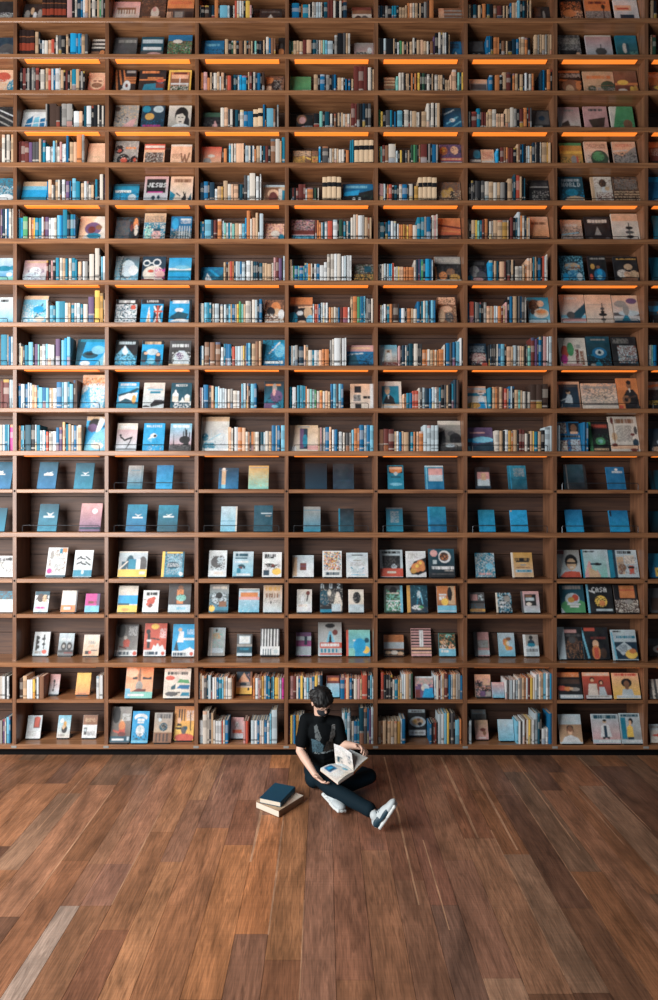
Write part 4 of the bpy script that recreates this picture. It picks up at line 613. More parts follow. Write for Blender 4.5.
def face_book(name, im, w, L, th, loc, lean, mag=False):
    """A book (or magazine) seen from its front: case with printed cover, spine and back board; page block child.
    local: x width, z up, front at y=0; leans back by `lean` about its bottom front edge."""
    Hh, W, _ = im.shape
    xs = np.linspace(-w / 2, w / 2, W + 1); zs = np.linspace(L, 0, Hh + 1)
    gx, gz = np.meshgrid(xs, zs)
    bulge = 0.0012 * np.sin((gx / w + .5) * PI)      # the board bows very slightly
    V0 = np.stack([gx, -bulge, gz], -1).reshape(-1, 3)
    idx = np.arange((W + 1) * (Hh + 1)).reshape(Hh + 1, W + 1)
    Q = np.stack([idx[1:, :-1], idx[1:, 1:], idx[:-1, 1:], idx[:-1, :-1]], -1).reshape(-1, 4)
    verts = V0.tolist(); faces = [tuple(q) for q in Q.tolist()]
    cols = im.reshape(-1, 3).tolist()
    mb = MB(); mb.v, mb.f, mb.c = verts, faces, cols
    edge = tuple(im[:, 0].mean(0)); bt = 0.0008 if mag else 0.003
    av = tuple(np.clip(im[:, :max(1, W // 8)].reshape(-1, 3).mean(0), 0, 1))
    mb.box(-w / 2, w / 2, 0.0002, bt, 0, L, av)                       # front board
    mb.box(-w / 2, w / 2, th - bt, th, 0, L, av)                      # back board
    for a0, a1, yo in ((0, .3, .0), (.3, .7, -.001), (.7, 1, 0)):     # rounded spine in three strips
        mb.box(-w / 2 - .002 + yo, -w / 2 + bt, th * a0, th * a1, 0, L, edge)
    o = mb.build(name, M_GLOSS if mag else M_BOOK, None, loc, (-lean, 0, 0))
    pb = MB(); ins = 0.001 if mag else 0.004
    pb.box(-w / 2 + bt + .0005, w / 2 - ins, bt + .0002, th - bt - .0002, ins, L - ins)
    for k in range(3):                                                # page fans: slightly offset leaves
        yk = bt + (th - 2 * bt) * (k + 1) / 4
        pb.box(-w / 2 + bt + .0005, w / 2 - ins * .7, yk - .0006, yk + .0006, ins * .8, L - ins * .8)
    p = pb.build('page_block', M_PAPER, o)
    return o

def spine_geo(cv, pg, x0, w, y0, dep, z0, h, code, rng, tilt=0.0):
    """an upright book seen from its spine: rounded spine with printed bands, two boards, page block"""
    bt = min(0.003, w * .12)
    if code == 'X': base = PAL['e'] if rng.random() < .0 else hx('d9bd9c'); zones = [(0, .1, PAL['k']), (.1, .6, base), (.6, .78, PAL['k']), (.78, 1, base)]
    elif code == 'K': base = hx('2a1c1a'); zones = [(0, .22, base), (.22, .5, hx('8a3a28')), (.5, .56, base), (.56, .72, hx('34221e')), (.72, .76, hx('7a4a30')), (.76, 1, base)]
    else:
        j = rng.uniform(.86, 1.1); base = tuple(min(1, v * j) for v in PAL[code])
        lum = sum(base) / 3
        ink = PAL['k'] if lum > .25 else PAL['i']
        ink2 = PAL[rng.choice('rbyokwtG')]
        mixc = lambda a, b, t: tuple(a[i] * (1 - t) + b[i] * t for i in range(3))
        s = rng.random()
        if s < .3: zones = [(0, .08, base), (.08, .14, mixc(base, ink, .5)), (.14, .45, base), (.45, .8, mixc(base, ink, .3)), (.8, 1, base)]
        elif s < .45: zones = [(0, .3, mixc(base, ink2, .45)), (.3, .36, mixc(base, ink, .4)), (.36, 1, base)]
        elif s < .6: zones = [(0, .5, base), (.5, .72, mixc(base, ink, .35)), (.72, .9, base), (.9, 1, mixc(base, ink2, .5))]
        elif s < .75: zones = [(0, .12, base), (.12, .2, mixc(base, ink, .6)), (.2, 1, base)]
        else: zones = [(0, 1, base)]
    n = 4 if w > .02 else 3
    prof = []
    for k in range(n + 1):
        t = k / n
        prof.append((x0 + w * t, y0 + .0035 * (2 * t - 1) ** 2 if w > .02 else y0 + .002 * (2 * t - 1) ** 2))
    sh = lambda z: math.tan(tilt) * (z - z0)
    for a, b, c in zones:
        za, zb = z0 + h * a, z0 + h * b
        for k in range(n):
            (xa, ya), (xb, yb) = prof[k], prof[k + 1]
            cv.quad([(xa + sh(za), ya, za), (xb + sh(za), yb, za), (xb + sh(zb), yb, zb), (xa + sh(zb), ya, zb)], c)
    def slab(m, xa, xb, ya, yb, za, zb, c):
        b = len(m.v)
        m.box(xa, xb, ya, yb, za, zb, c)
        if tilt:
            for i in range(b, b + 8): m.v[i] = (m.v[i][0] + sh(m.v[i][2]), m.v[i][1], m.v[i][2])
    yb = y0 + .0036
    slab(cv, x0, x0 + bt, yb, y0 + dep, z0, z0 + h, base)
    slab(cv, x0 + w - bt, x0 + w, yb, y0 + dep, z0, z0 + h, base)
    slab(cv, x0 + bt, x0 + w - bt, yb, yb + .002, z0, z0 + h, base)
    slab(pg, x0 + bt + .0003, x0 + w - bt - .0003, yb + .0024, y0 + dep - .004, z0 + .003, z0 + h - .004, hx('cfc3b0'))

# ---------------------------------------------------------------- layout tables
# shelf under each row: (front edge top px, bottom px, front y, led?, spine y)
SH = {0: (-18, -12.5, 0), 1: (19.2, 24, 0), 2: (55.5, 60, 0), 3: (91.5, 96, 0), 4: (128, 132.7, 0), 5: (163.5, 168.5, 0), 6: (201, 206, 0),
      7: (239.5, 244.5, 0), 8: (281, 285.7, 0), 9: (323, 327.7, 0), 10: (366, 370.3, 0), 11: (408.5, 413, 0), 12: (451, 456, 0),
      13: (489.5, 493.2, 0), 14: (532.5, 537.5, 0), 15: (579, 583.3, 0), 16: (614.5, 618.5, 0), 17: (663, 667.7, -.06), 18: (700, 703.5, -.06), 19: (745, 749.5, -.06)}
SH = {r: ((a - 1.2 * (500 - a) / 450 * 1.4, b - 1.2 * 1.4 * (500 - b) / 450, y) if r < 12 else (a, b, y)) for r, (a, b, y) in SH.items()}
LEDS = {0, 2, 4, 6, 8, 10, 12, 17}
ZTOP = {r: WZ(a, y) for r, (a, b, y) in SH.items()}
ZBOT = {r: WZ(b, y) for r, (a, b, y) in SH.items()}
ZOOMY = {1: 0, 2: 0, 3: 62, 4: 62, 5: 135, 6: 135, 7: 208, 8: 208, 9: 290, 10: 290, 11: 374, 12: 374, 13: 456, 14: 456, 15: 540, 16: 540, 17: 616, 18: 664, 19: 664}
ZC = {'A': (0, 658 / 110), 'B': (104, 7), 'C': (194, 7), 'D': (284, 7), 'E': (374, 7), 'F': (464, 7), 'G': (552, 658 / 106)}
UPX = [-75, 14.3, 106.3, 196.3, 286.4, 375.8, 465.5, 555.2, 646.3, 737]
BAYN = ['partial left bay', 'first full bay', 'second full bay', 'third full bay', 'fourth full bay', 'fifth full bay', 'sixth full bay', 'seventh full bay', 'partial right bay']
ORD = ['zeroth', 'top', 'second', 'third', 'fourth', 'fifth', 'sixth', 'seventh', 'eighth', 'ninth', 'tenth', 'eleventh', 'twelfth', 'thirteenth', 'fourteenth', 'fifteenth', 'sixteenth', 'seventeenth', 'eighteenth', 'bottom']
def bay_of(px):
    for i in range(9):
        if UPX[i] <= px < UPX[i + 1]: return i
    return 8
def where(row, bay):
    return (ORD[row] + (' shelf, ' if row in (1, 19) else ' shelf down, ')) + BAYN[bay]
YF_FACE = {r: .07 for r in range(1, 20)}
YF_FACE.update({15: .07, 16: .06, 17: .17, 18: -.005, 19: .0})
YF_SP = {r: .03 for r in range(1, 20)}
YF_SP.update({18: -.035, 19: -.035})
BACKY = .285

# ---------------------------------------------------------------- room
fl_edges = [0, 24, 62, 98, 130, 180, 222, 260, 299.6, 337, 377, 417, 456, 490, 531, 577, 615, 655]
rf = random.Random(11)
e = fl_edges[0]
while e > -560: e -= rf.choice([32, 38, 44, 40, 48]); fl_edges.insert(0, e)
e = fl_edges[-1]
while e < 1200: e += rf.choice([32, 38, 44, 40, 48]); fl_edges.append(e)
UPM = 3.06 / 600
def fx(u): return (u - VPX) * UPM
def fy(py): return H * F / (py - VPY) - D
TONES = ['a06a44', '94603e', 'a87248', '865838', '9a6642', '76503a', '8a5e42', '9c6a4a', '7c5a42', '9c6640', '704c38', '8e6a50']
SPEC = {222: [(757, 'c07a45'), (768, '8a5a42'), (815, 'b97440'), (934, '97674c')], 0: [(757, 'a07050'), (864, '8f6248'), (906, '9c8474')],
        531: [(757, '8d5b3e'), (838, 'a87654')], 490: [(757, '9a6a4c'), (860, '8a5f48'), (978, '9c7458')], 62: [(757, 'b07850'), (832, 'a87048'), (930, '8a583c')],
        180: [(757, '9a6a50'), (800, '946044'), (845, 'ae7040')], 130: [(757, '9c6c54'), (828, 'a56c44'), (905, 'a06840')], 260: [(757, 'a87044'), (960, '8f5c3c')],
        299.6: [(757, '8c6048'), (850, '9a6a50')], 337: [(757, '8c5c42'), (980, '9c6846')], 377: [(757, '976248'), (850, 'a06c4a')], 24: [(757, '9c6a4c'), (864, '946650'), (906, '8e6040')],
        98: [(757, 'a87650'), (800, '9c6c50'), (862, 'a97248')], 417: [(757, '8f5e44'), (880, '97684c')], 456: [(757, '94614a'), (905, '7d5a48')]}
fm = MB(); gap = .0012
for i in range(len(fl_edges) - 1):
    u0, u1 = fl_edges[i], fl_edges[i + 1]
    cuts = SPEC.get(u0)
    if cuts is None:
        cuts = []; p = fy(757) - rf.uniform(0, .9); cuts.append((757, rf.choice(TONES)))
        ys = []
        while p > -3.3: ys.append(p); p -= rf.uniform(.9, 1.9)
        cuts += [(H * F / (q + D) + VPY, rf.choice(TONES)) for q in ys]
    segs = [(fy(c[0]) if k else .6, c[1]) for k, c in enumerate(cuts)]
    y = segs[-1][0]
    while y > -9.5:
        y -= rf.uniform(1.2, 2.0); segs.append((y, rf.choice(TONES)))
    for k in range(len(segs) - 1):
        c = hx(segs[k][1]); j = rf.uniform(.76, 1.1) * 1.12; lm = sum(c) / 3; c = tuple(lm * .14 + v * .86 for v in c)
        c = tuple(v * j for v in c)
        # each plank is a board with eased long edges: a sunk joint strip each side
        xa, xb, ya, yb = fx(u0), fx(u1), segs[k + 1][0], segs[k][0]
        fm.box(xa + gap, xb - gap, ya + gap, yb - gap, -.02, 0, c)
# pale sapwood edges along some boards, as slivers of lighter timber let into the surface
SAP = [(62, 810, 905, .012), (222, 798, 862, .03), (130 + 8, 765, 800, .012), (260, 815, 935, .016), (299.6, 900, 1000, .006), (417 + 24, 757, 905, .022), (470, 840, 930, .012), (577, 830, 975, .012),
       (531 + 20, 757, 838, .035), (600, 757, 850, .03), (690, 757, 850, .014), (760, 790, 845, .014), (820, 757, 830, .012), (-40, 790, 900, .012), (-110, 770, 830, .012), (655, 780, 900, .008)]
for u, pa, pb, w in SAP:
    ya, yb = fy(pb), fy(pa)
    xm = fx(u)
    fm.quad([(xm - .002, ya, .0006), (xm + w * .4, ya, .0006), (xm + w * .7, (ya + yb) / 2, .0006), (xm + w * .5, yb, .0006), (xm - .002, yb, .0006)], hx('b88e70'))
m, nt, b = newmat('plank_floor')
at = N(nt, 'ShaderNodeAttribute', attribute_name='col'); tc = N(nt, 'ShaderNodeTexCoord')
def noise(scale3, sc, det, dist=0.0):
    mp = N(nt, 'ShaderNodeMapping'); mp.inputs['Scale'].default_value = scale3; nt.links.new(tc.outputs['Object'], mp.inputs[0])
    n = N(nt, 'ShaderNodeTexNoise'); n.inputs['Scale'].default_value = sc; n.inputs['Detail'].default_value = det; n.inputs['Distortion'].default_value = dist
    nt.links.new(mp.outputs[0], n.inputs['Vector']); return n
def rng_(src, a, b_, lo, hi):
    r = N(nt, 'ShaderNodeMapRange'); r.inputs[1].default_value = a; r.inputs[2].default_value = b_; r.inputs[3].default_value = lo; r.inputs[4].default_value = hi
    nt.links.new(src, r.inputs[0]); return r.outputs[0]
def mul(a, b_):
    q = N(nt, 'ShaderNodeMath', operation='MULTIPLY'); nt.links.new(a, q.inputs[0]); nt.links.new(b_, q.inputs[1]); return q.outputs[0]
g1 = noise((26, 2.2, 1), 2.0, 8, 1.6); g2 = noise((3, .9, 1), 1.8, 3, 1.0); g3 = noise((1.2, 70, 1), 1.0, 3, .2)
val = mul(mul(rng_(g1.outputs['Fac'], .28, .72, .55, 1.3), rng_(g2.outputs['Fac'], .3, .7, .6, 1.3)), rng_(g3.outputs['Fac'], .3, .7, .94, 1.05))
vm = N(nt, 'ShaderNodeVectorMath', operation='SCALE'); nt.links.new(at.outputs['Color'], vm.inputs[0]); nt.links.new(val, vm.inputs['Scale'])
nt.links.new(vm.outputs[0], b.inputs['Base Color'])
nt.links.new(rng_(g2.outputs['Fac'], .3, .7, .5, .36), b.inputs['Roughness'])
bp = N(nt, 'ShaderNodeBump'); bp.inputs['Strength'].default_value = .25; bp.inputs['Distance'].default_value = .004
nt.links.new(g3.outputs['Fac'], bp.inputs['Height']); nt.links.new(bp.outputs[0], b.inputs['Normal'])
b.inputs['Specular IOR Level'].default_value = .35
fo = fm.build('floor', m); tag(fo, 'dark oak plank floor', kind='structure')
M_BED = plain('floor_bed', '2a1a12', .8)
sb = MB(); sb.box(-7, 7, -9.6, .6, -.05, -.0205); sbo = sb.build('subfloor', M_BED); tag(sbo, kind='structure')
wb = MB(); wb.box(-7, 7, .34, .44, 0, 8.2); tag(wb.build('wall_back', plain('wall_paint', '4a382c', .9)), kind='structure')

# ---------------------------------------------------------------- the built-in bookcase: one thing, many parts
bc = empty('bookcase', (0, .1, 0))
tag(bc, 'huge built-in oak bookcase filling the wall behind the reader', 'bookcase')
def part(mb, name, mat, parent=bc):
    o = mb.build(name, mat, parent); o.matrix_parent_inverse = Matrix.Translation((0, -.1, 0)) if parent is bc else Matrix.Identity(4); return o
XL, XR = WX(-77, 0), WX(739, 0)
shelves = {}
for r, (a, b_, y) in SH.items():
    mb = MB()
    yb = BACKY
    if r in (13, 15, 16, 18):                                        # thin boards run between the uprights
        for i in range(9):
            x0, x1 = WX(UPX[i], y) + .022, WX(UPX[i + 1], y) - .022
            mb.cbox(x0, x1, y + .004, yb, ZBOT[r], ZTOP[r], .004)
    else:
        mb.cbox(XL, XR, y, yb, ZBOT[r], ZTOP[r], .005)
    shelves[r] = part(mb, 'shelf', M_WX)
    if r in LEDS:
        for i in range(9):
            if i == 0: continue
            c = (WX(UPX[i], 0) + WX(UPX[i + 1], 0)) / 2 if i < 9 else 0
            lb = MB(); z = ZBOT[r]
            if r == 17: lb.cbox(c - .37, c + .37, y + .02, y + .085, z - .006, z + .002, .002)
            else: lb.cbox(c - .37, c + .37, y + .015, y + .068, z - .006, z + .002, .002)
            lo = lb.build('light_strip', M_LED, shelves[r])
for i, u in enumerate(UPX):
    mb = MB(); zc = ZTOP[17]
    hw = .0185
    mb.box(WX(u, 0) - hw, WX(u, 0) + hw, .006, BACKY, ZBOT[12], 8.0)
    mb.box(WX(u, 0) - hw, WX(u, 0) + hw, .005, BACKY, zc, ZBOT[12])
    mb.box(WX(u, -.06) - hw * 1.0, WX(u, -.06) + hw, -.057, BACKY, ZTOP[19], ZBOT[17])
    part(mb, 'upright', M_WZ)
    for r in (13, 15, 16):
        pm = MB(); zz = (ZTOP[r] + ZBOT[r]) / 2
        pm.tube([(WX(u, 0), .002, zz), (WX(u, 0), .02, zz)], .010, 8)
        part(pm, 'shelf_pin', M_BLACK)
    tm = MB(); tx = WX(u, -.06)
    tm.cbox(tx - .026, tx + .026, -.064, -.0605, ZBOT[19] + .012, ZTOP[19] - .01, .001)
    part(tm, 'label_plate', M_TAG)
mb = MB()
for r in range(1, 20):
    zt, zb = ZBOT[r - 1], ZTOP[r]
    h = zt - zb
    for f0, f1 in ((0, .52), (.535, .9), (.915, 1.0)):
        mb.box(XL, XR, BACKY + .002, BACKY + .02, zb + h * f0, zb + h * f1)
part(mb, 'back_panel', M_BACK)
mb = MB(); mb.box(XL, XR, BACKY + .022, BACKY + .03, .06, 7.75); part(mb, 'backing_board', M_BLACK)
mb = MB(); mb.box(XL, XR, .0, .02, 0, ZBOT[19]); mb.box(XL, XR, -.045, 0, ZBOT[19] - .012, ZBOT[19]); part(mb, 'plinth', M_BLACK)
# wire rails that keep the books on the shelves
def rail(r, i, hgt, mat, x0=None, x1=None):
    z0 = ZTOP[r]; y = .012
    xa = WX(UPX[i], 0) + .075 if x0 is None else WX(x0, 0); xb = WX(UPX[i + 1], 0) - .075 if x1 is None else WX(x1, 0)
    rm = MB(); rr = .0032
    rm.tube([(xa, y, z0), (xa, y, z0 + hgt - .012), (xa + .004, y, z0 + hgt - .003), (xa + .014, y, z0 + hgt), (xb - .014, y, z0 + hgt), (xb - .004, y, z0 + hgt - .003), (xb, y, z0 + hgt - .012), (xb, y, z0)], rr, 5)
    part(rm, 'guard_rail', mat)
for r in range(6, 13):
    for i in range(0, 9): rail(r, i, {6: .022, 7: .028, 8: .034, 9: .04, 10: .048, 11: .054, 12: .062}[r], M_RAIL)
for i in range(1, 8): rail(14, i, .068, M_STEEL)
for i in (2, 7): rail(13, i, .066, M_STEEL)

# ---------------------------------------------------------------- books seen from the spine
items = []
row = None
for line in SPINES.strip().split('\n'):
    if line.startswith('#'): row = int(line[1:]); continue
    tok = line.split(); cx0, s = ZC[tok[0]]; y0 = ZOOMY[row]
    X = Y = None
    for t in tok[1:]:
        if t[0] == '@':
            X, Y = [float(q) for q in t[1:].split(',')]; continue
        rep = 1
        if '*' in t: t, q = t.split('*'); rep = int(q)
        if '^' in t: t, q = t.split('^'); Y = float(q)
        for _ in range(rep):
            w = float(t[1:])
            items.append([row, cx0 + X / s, cx0 + (X + w) / s, y0 + Y / s, t[0]])
            X += w
rng = random.Random(5)
cells = {}
geo = []
for r, pa, pb, pt, code in items:
    yf = YF_SP[r] + rng.uniform(0, .012)
    i = bay_of((pa + pb) / 2)
    lo = WX(UPX[i], 0) + .0195; hi = WX(UPX[i + 1], 0) - .0195
    if r > 17: lo, hi = max(lo, WX(UPX[i], -.06) + .0195), min(hi, WX(UPX[i + 1], -.06) - .0195)
    x0, x1 = WX(pa, YF_SP[r]), WX(pb, YF_SP[r])
    x0, x1 = max(x0, lo), min(x1, hi)
    if x1 - x0 < .006: continue
    z0 = ZTOP[r] + .0008
    hgt = WZ(pt, yf) - z0
    hgt *= rng.uniform(.985, 1.01)
    ceil = ZBOT[r - 1] - z0 - .012
    hgt = max(.08, min(hgt, ceil))
    n = cells.setdefault((r, i), [0]); n[0] += 1
    geo.append(dict(r=r, i=i, x0=x0 + .0012, w=x1 - x0 - .0024, y=yf, z=z0, h=hgt, code=code, n=n[0], dep=rng.uniform(.14, .18)))
SPX = {}
for g in geo:
    runs = SPX.setdefault((g['r'], g['i']), [])
    if runs and abs(runs[-1][1] - g['x0']) < .02: runs[-1] = (runs[-1][0], g['x0'] + g['w'])
    else: runs.append((g['x0'], g['x0'] + g['w']))
# ---------------------------------------------------------------- books facing out
used_labels = set()
def cap(desc, loc, extra=''):
    s = desc + extra + ', ' + loc
    return s
nfb = 0
face_boxes = {}
row = None
STANDS = []
for line in FACES.strip().split('\n'):
    if line.startswith('#'): row = int(line[1:]); continue
    head, desc, dsl = [q.strip() for q in line.split('|')]
    h = head.split(); cx0, s = ZC[h[0]]; y0 = ZOOMY[row]
    pa, pb = cx0 + float(h[1]) / s, cx0 + float(h[2]) / s
    pt = y0 + float(h[3]) / s
    yf = YF_FACE[row]; zs = ZTOP[row]
    stand = row >= 15 or (row in (13, 14))
    base = .0045 if stand and row >= 15 else .001
    if len(h) > 4:
        pbot = y0 + float(h[4]) / s
        yf = F * (H - zs - base) / (pbot - VPY) - D
    yf = max(yf, SH[row][2] + .018)
    lean = math.radians(15)
    if row in (13, 14, 15, 16, 18, 19) : lean = math.radians(16)
    if row == 17: lean = math.radians(15)
    # length from the apparent top
    L = .25
    for _ in range(12):
        yt = yf + L * math.sin(lean)
        zt = WZ(pt, yt)
        L = max(.05, (zt - zs - base) / math.cos(lean))
    L = min(L, (ZBOT[row - 1] - .012 - zs - base - .006) / math.cos(lean))
    mx = (BACKY - .028 - yf) / math.sin(lean)
    if L > mx:
        lean = math.asin(max(.05, min(1, (BACKY - .028 - yf) / L)))
    i = bay_of((pa + pb) / 2)
    lo = WX(UPX[i], 0) + .0245; hi = WX(UPX[i + 1], 0) - .0205
    if row > 17: lo, hi = max(lo, WX(UPX[i], -.06) + .0245), min(hi, WX(UPX[i + 1], -.06) - .0205)
    if pa <= 2: lo = -9
    if pb > 656: hi = 9
    if 'behind another' in desc: yf += .10
    xa, xb = WX(pa, yf), WX(pb, yf)
    if xa < lo: xa, xb = lo, xb + min(lo - xa, .02)
    if xb > hi: xb, xa = hi, max(lo, xa - min(xb - hi, .02))
    if 'behind another' not in desc:
        for fa, fb in SPX.get((row, i), []) + face_boxes.get((row, i), []):
            if fb + .006 > xa and fa - .004 < xb:
                if (fa + fb) / 2 > (xa + xb) / 2: xb = min(xb, fa - .006)
                else: xa = max(xa, fb + .010)
    if xb - xa < .07: print('NARROW', row, desc, xb - xa)
    if pa <= 1 and not SPX.get((row, 0)): xa = xb - max(.2, xb - xa)
    if pb >= 657.5 and h[0] == 'G': xb = xa + max(.2, xb - xa)
    w = xb - xa
    pw, ph = w * 100, L * 100
    im = art(dsl, int(np.clip(round(pw * 2), 12, 60)), int(np.clip(round(ph * 2), 14, 60)), sum(map(ord, desc)))
    mag = 'magazine' in desc
    th = .007 if mag else random.Random(desc).uniform(.012, .022)
    name = 'magazine' if mag else 'display_book'
    o = face_book(name, im, w, L, th, ((xa + xb) / 2, yf, zs + base + th * math.sin(lean) * 0), lean, mag)
    # lift so that the back edge, which drops when leaning back, still clears the shelf
    o.location.z = zs + base + .0008 + th * math.sin(lean)
    lab = desc + ', ' + where(row, i)
    assert lab not in used_labels, lab
    used_labels.add(lab)
    tag(o, lab, 'magazine' if mag else 'book', ('magazines' if mag else 'books') + ' facing out from the ' + ORD[row] + ' shelf')
    if 'behind another' not in desc: face_boxes.setdefault((row, i), []).append((xa, xb))
    if stand and row >= 15 and pa > 1 and pb < 657: STANDS.append((row, i, xa, xb, yf, zs, th, L, lean, desc))
    nfb += 1

# black acrylic stands under the books of the lower shelves
for row, i, xa, xb, yf, zs, th, L, lean, desc in STANDS:
    sm = MB(); w = (xb - xa); c = (xa + xb) / 2; hw = w * .44
    dp = min(.12, BACKY - .01 - yf)
    sm.box(c - hw, c + hw, yf - .012, yf + dp, zs + .0008, zs + .004)              # foot
    sm.box(c - hw, c + hw, yf - .013, yf - .0105, zs + .0008, zs + .013)             # lip
    t = th * math.cos(lean) + .006; hh = min(L * .8, (dp - t - .006) / max(math.tan(lean), .05))
    tn = math.tan(lean)
    b0 = len(sm.v)
    sm.box(c - hw * .8, c + hw * .8, yf + t, yf + t + .003, zs + .004, zs + hh)
    for k in range(b0, b0 + 8):
        x, y, z = sm.v[k]; sm.v[k] = (x, y + (z - zs) * tn, z)
    so = sm.build('book_stand', M_STAND)
    short = ' '.join(desc.split()[:7]).rstrip(',')
    lab = 'black stand for ' + short + ', ' + where(row, i)
    if lab in used_labels: lab = 'black stand for ' + ' '.join(desc.split()[:8]) + ', ' + where(row, i)
    used_labels.add(lab); tag(so, lab, 'book stand', 'black book stands on the ' + ORD[row] + ' shelf')

byarea = sorted(range(len(geo)), key=lambda k: -geo[k]['w'] * geo[k]['h'])
indiv = set(byarea[:300])
NTH = ['', 'first', 'second', 'third', 'fourth', 'fifth', 'sixth', 'seventh', 'eighth', 'ninth', 'tenth', 'eleventh', 'twelfth', 'thirteenth', 'fourteenth', 'fifteenth', 'sixteenth',
       'seventeenth', 'eighteenth', 'nineteenth', 'twentieth', 'twenty-first', 'twenty-second', 'twenty-third', 'twenty-fourth', 'twenty-fifth', 'twenty-sixth', 'twenty-seventh', 'twenty-eighth', 'twenty-ninth',
       'thirtieth', 'thirty-first', 'thirty-second', 'thirty-third', 'thirty-fourth', 'thirty-fifth', 'thirty-sixth', 'thirty-seventh', 'thirty-eighth', 'thirty-ninth', 'fortieth']
mass = MB()
for k, g in enumerate(geo):
    rg = random.Random(k * 7 + 1)
    tilt = 0
    if k in indiv:
        cv, pg = MB(), MB()
        cx, cy, cz = g['x0'] + g['w'] / 2, g['y'], g['z']
        spine_geo(cv, pg, -g['w'] / 2, g['w'], 0, g['dep'], 0, g['h'], g['code'], rg)
        o = cv.build('book', M_BOOK, None, (cx, cy, cz)); pg.build('page_block', M_BOOK, o)
        size = 'tall' if g['h'] > .27 else ('short' if g['h'] < .19 else '')
        size = 'wide' if g['w'] > .045 and not size else size
        lab = ' '.join(q for q in (size, NAMES[g['code']], 'book spine,', NTH[g['n']], 'spine from left,', where(g['r'], g['i'])) if q)
        tag(o, lab, 'book', 'books standing spine out on the ' + ORD[g['r']] + ' shelf')
    else:
        spine_geo(mass, mass, g['x0'], g['w'], g['y'], g['dep'], g['z'], g['h'], g['code'], rg)
mo = mass.build('shelved_books', M_BOOK)
tag(mo, 'thin paperbacks packed spine out between the larger books on every shelf', 'books', kind='stuff')
print('FACE', nfb, 'SPINES', len(geo))
# ---------------------------------------------------------------- the reader
def blob_parts():
    return bmesh.new()
def add_capsule(bm, p0, r0, p1, r1, n=14, m=5):
    p0, p1 = Vector(p0), Vector(p1); d = (p1 - p0)
    L = d.length
    d = d.normalized() if L > 1e-6 else Vector((0, 0, 1))
    u = d.orthogonal().normalized(); w = d.cross(u)
    rings = []
    for k in range(m + 1):
        a = -PI / 2 + PI / 2 * k / m; rings.append((p0 + d * (math.sin(a) * r0), math.cos(a) * r0))
    for k in range(m + 1):
        a = PI / 2 * k / m; rings.append((p1 + d * (math.sin(a) * r1), math.cos(a) * r1))
    rows = []
    for c, r in rings:
        r = max(r, 1e-4)
        rows.append([bm.verts.new(c + (u * math.cos(2 * PI * j / n) + w * math.sin(2 * PI * j / n)) * r) for j in range(n)])
    for a, b in zip(rows[:-1], rows[1:]):
        for j in range(n): bm.faces.new((a[j], a[(j + 1) % n], b[(j + 1) % n], b[j]))
    bm.faces.new(list(reversed(rows[0]))); bm.faces.new(rows[-1])
def chain(bm, pts):
    for (p, r), (q, s) in zip(pts[:-1], pts[1:]): add_capsule(bm, p, r, q, s)
def add_ell(bm, c, rad, rot=None, seg=20, rings=12):
    Mx = Matrix.Translation(Vector(c)) @ (rot.to_4x4() if rot else Matrix.Identity(4)) @ Matrix.Diagonal((*rad, 1))
    bmesh.ops.create_uvsphere(bm, u_segments=seg, v_segments=rings, radius=1.0, matrix=Mx)
def fuse(name, bm, voxel, mat, parent=None, smooth=3, decim=None):
    me = bpy.data.meshes.new(name); bm.to_mesh(me); bm.free()
    o = bpy.data.objects.new(name, me); COL.objects.link(o)
    md = o.modifiers.new('r', 'REMESH'); md.mode = 'VOXEL'; md.voxel_size = voxel
    if smooth:
        ms = o.modifiers.new('s', 'SMOOTH'); ms.iterations = smooth; ms.factor = .5
    dg = bpy.context.evaluated_depsgraph_get(); dg.update()
    me2 = bpy.data.meshes.new_from_object(o.evaluated_get(dg))
    o.modifiers.clear(); o.data = me2; me2.name = name
    me2.materials.clear(); me2.materials.append(mat)
    for p in me2.polygons: p.use_smooth = True
    if parent: o.parent = parent; o.matrix_parent_inverse = parent.matrix_world.inverted()
    return o
def frame(zv, xv):
    z = Vector(zv).normalized(); x = Vector(xv); x = (x - z * x.dot(z)).normalized(); y = z.cross(x)
    return Matrix((x, y, z)).transposed()
def skin(name, srgb, rough, var=.08, scale=60, sheen=0):
    return plain(name, srgb, rough, 0, var, scale)
M_SKIN = skin('skin', 'dcb6a2', .5, .06, 25)
M_HAIR = skin('black_hair', '090b0e', .62, .3, 220)
M_JEAN = skin('dark_jeans', '0a1e28', .8, .2, 90)
M_SHOEW = skin('shoe_mesh', 'b9c4c8', .6, .12, 160)
M_SHOED = skin('shoe_panel', '123848', .5, .1, 80)
M_SOLE = skin('shoe_sole', 'd6dcdc', .5, .08, 80)
M_MASK = skin('face_mask', '2a2e34', .8, .1, 80)
M_GLASS = plain('glasses_frame', '15171a', .3, .4)

P = Vector
shR, shL = P((-.160, -.645, .590)), P((.122, -.655, .568))      # the reader's right / left shoulder
elR, wrR = P((-.208, -.735, .350)), P((-.074, -.940, .234))
elL, wrL = P((.160, -.665, .375)), P((.290, -.842, .432))
neck = P((-.030, -.655, .640)); headc = P((-.020, -.725, .785))
hipR, hipL = P((-.075, -.60, .125)), P((.085, -.60, .125))
knR, anR = P((.055, -.985, .142)), P((.385, -1.245, .085))
knL, anL = P((.400, -.740, .130)), P((.085, -.920, .085))
fw = P((.40, -.80, -.50)).normalized()                            # where the face points
upv = P((.05, -.35, .9)); upv = (upv - fw * upv.dot(fw)).normalized(); rt = fw.cross(upv).normalized()
HR = Matrix((rt, -fw, upv)).transposed()                          # head frame: x right(image), -y face, z up
def hp(x, y, z): return headc + rt * x + fw * y + upv * z

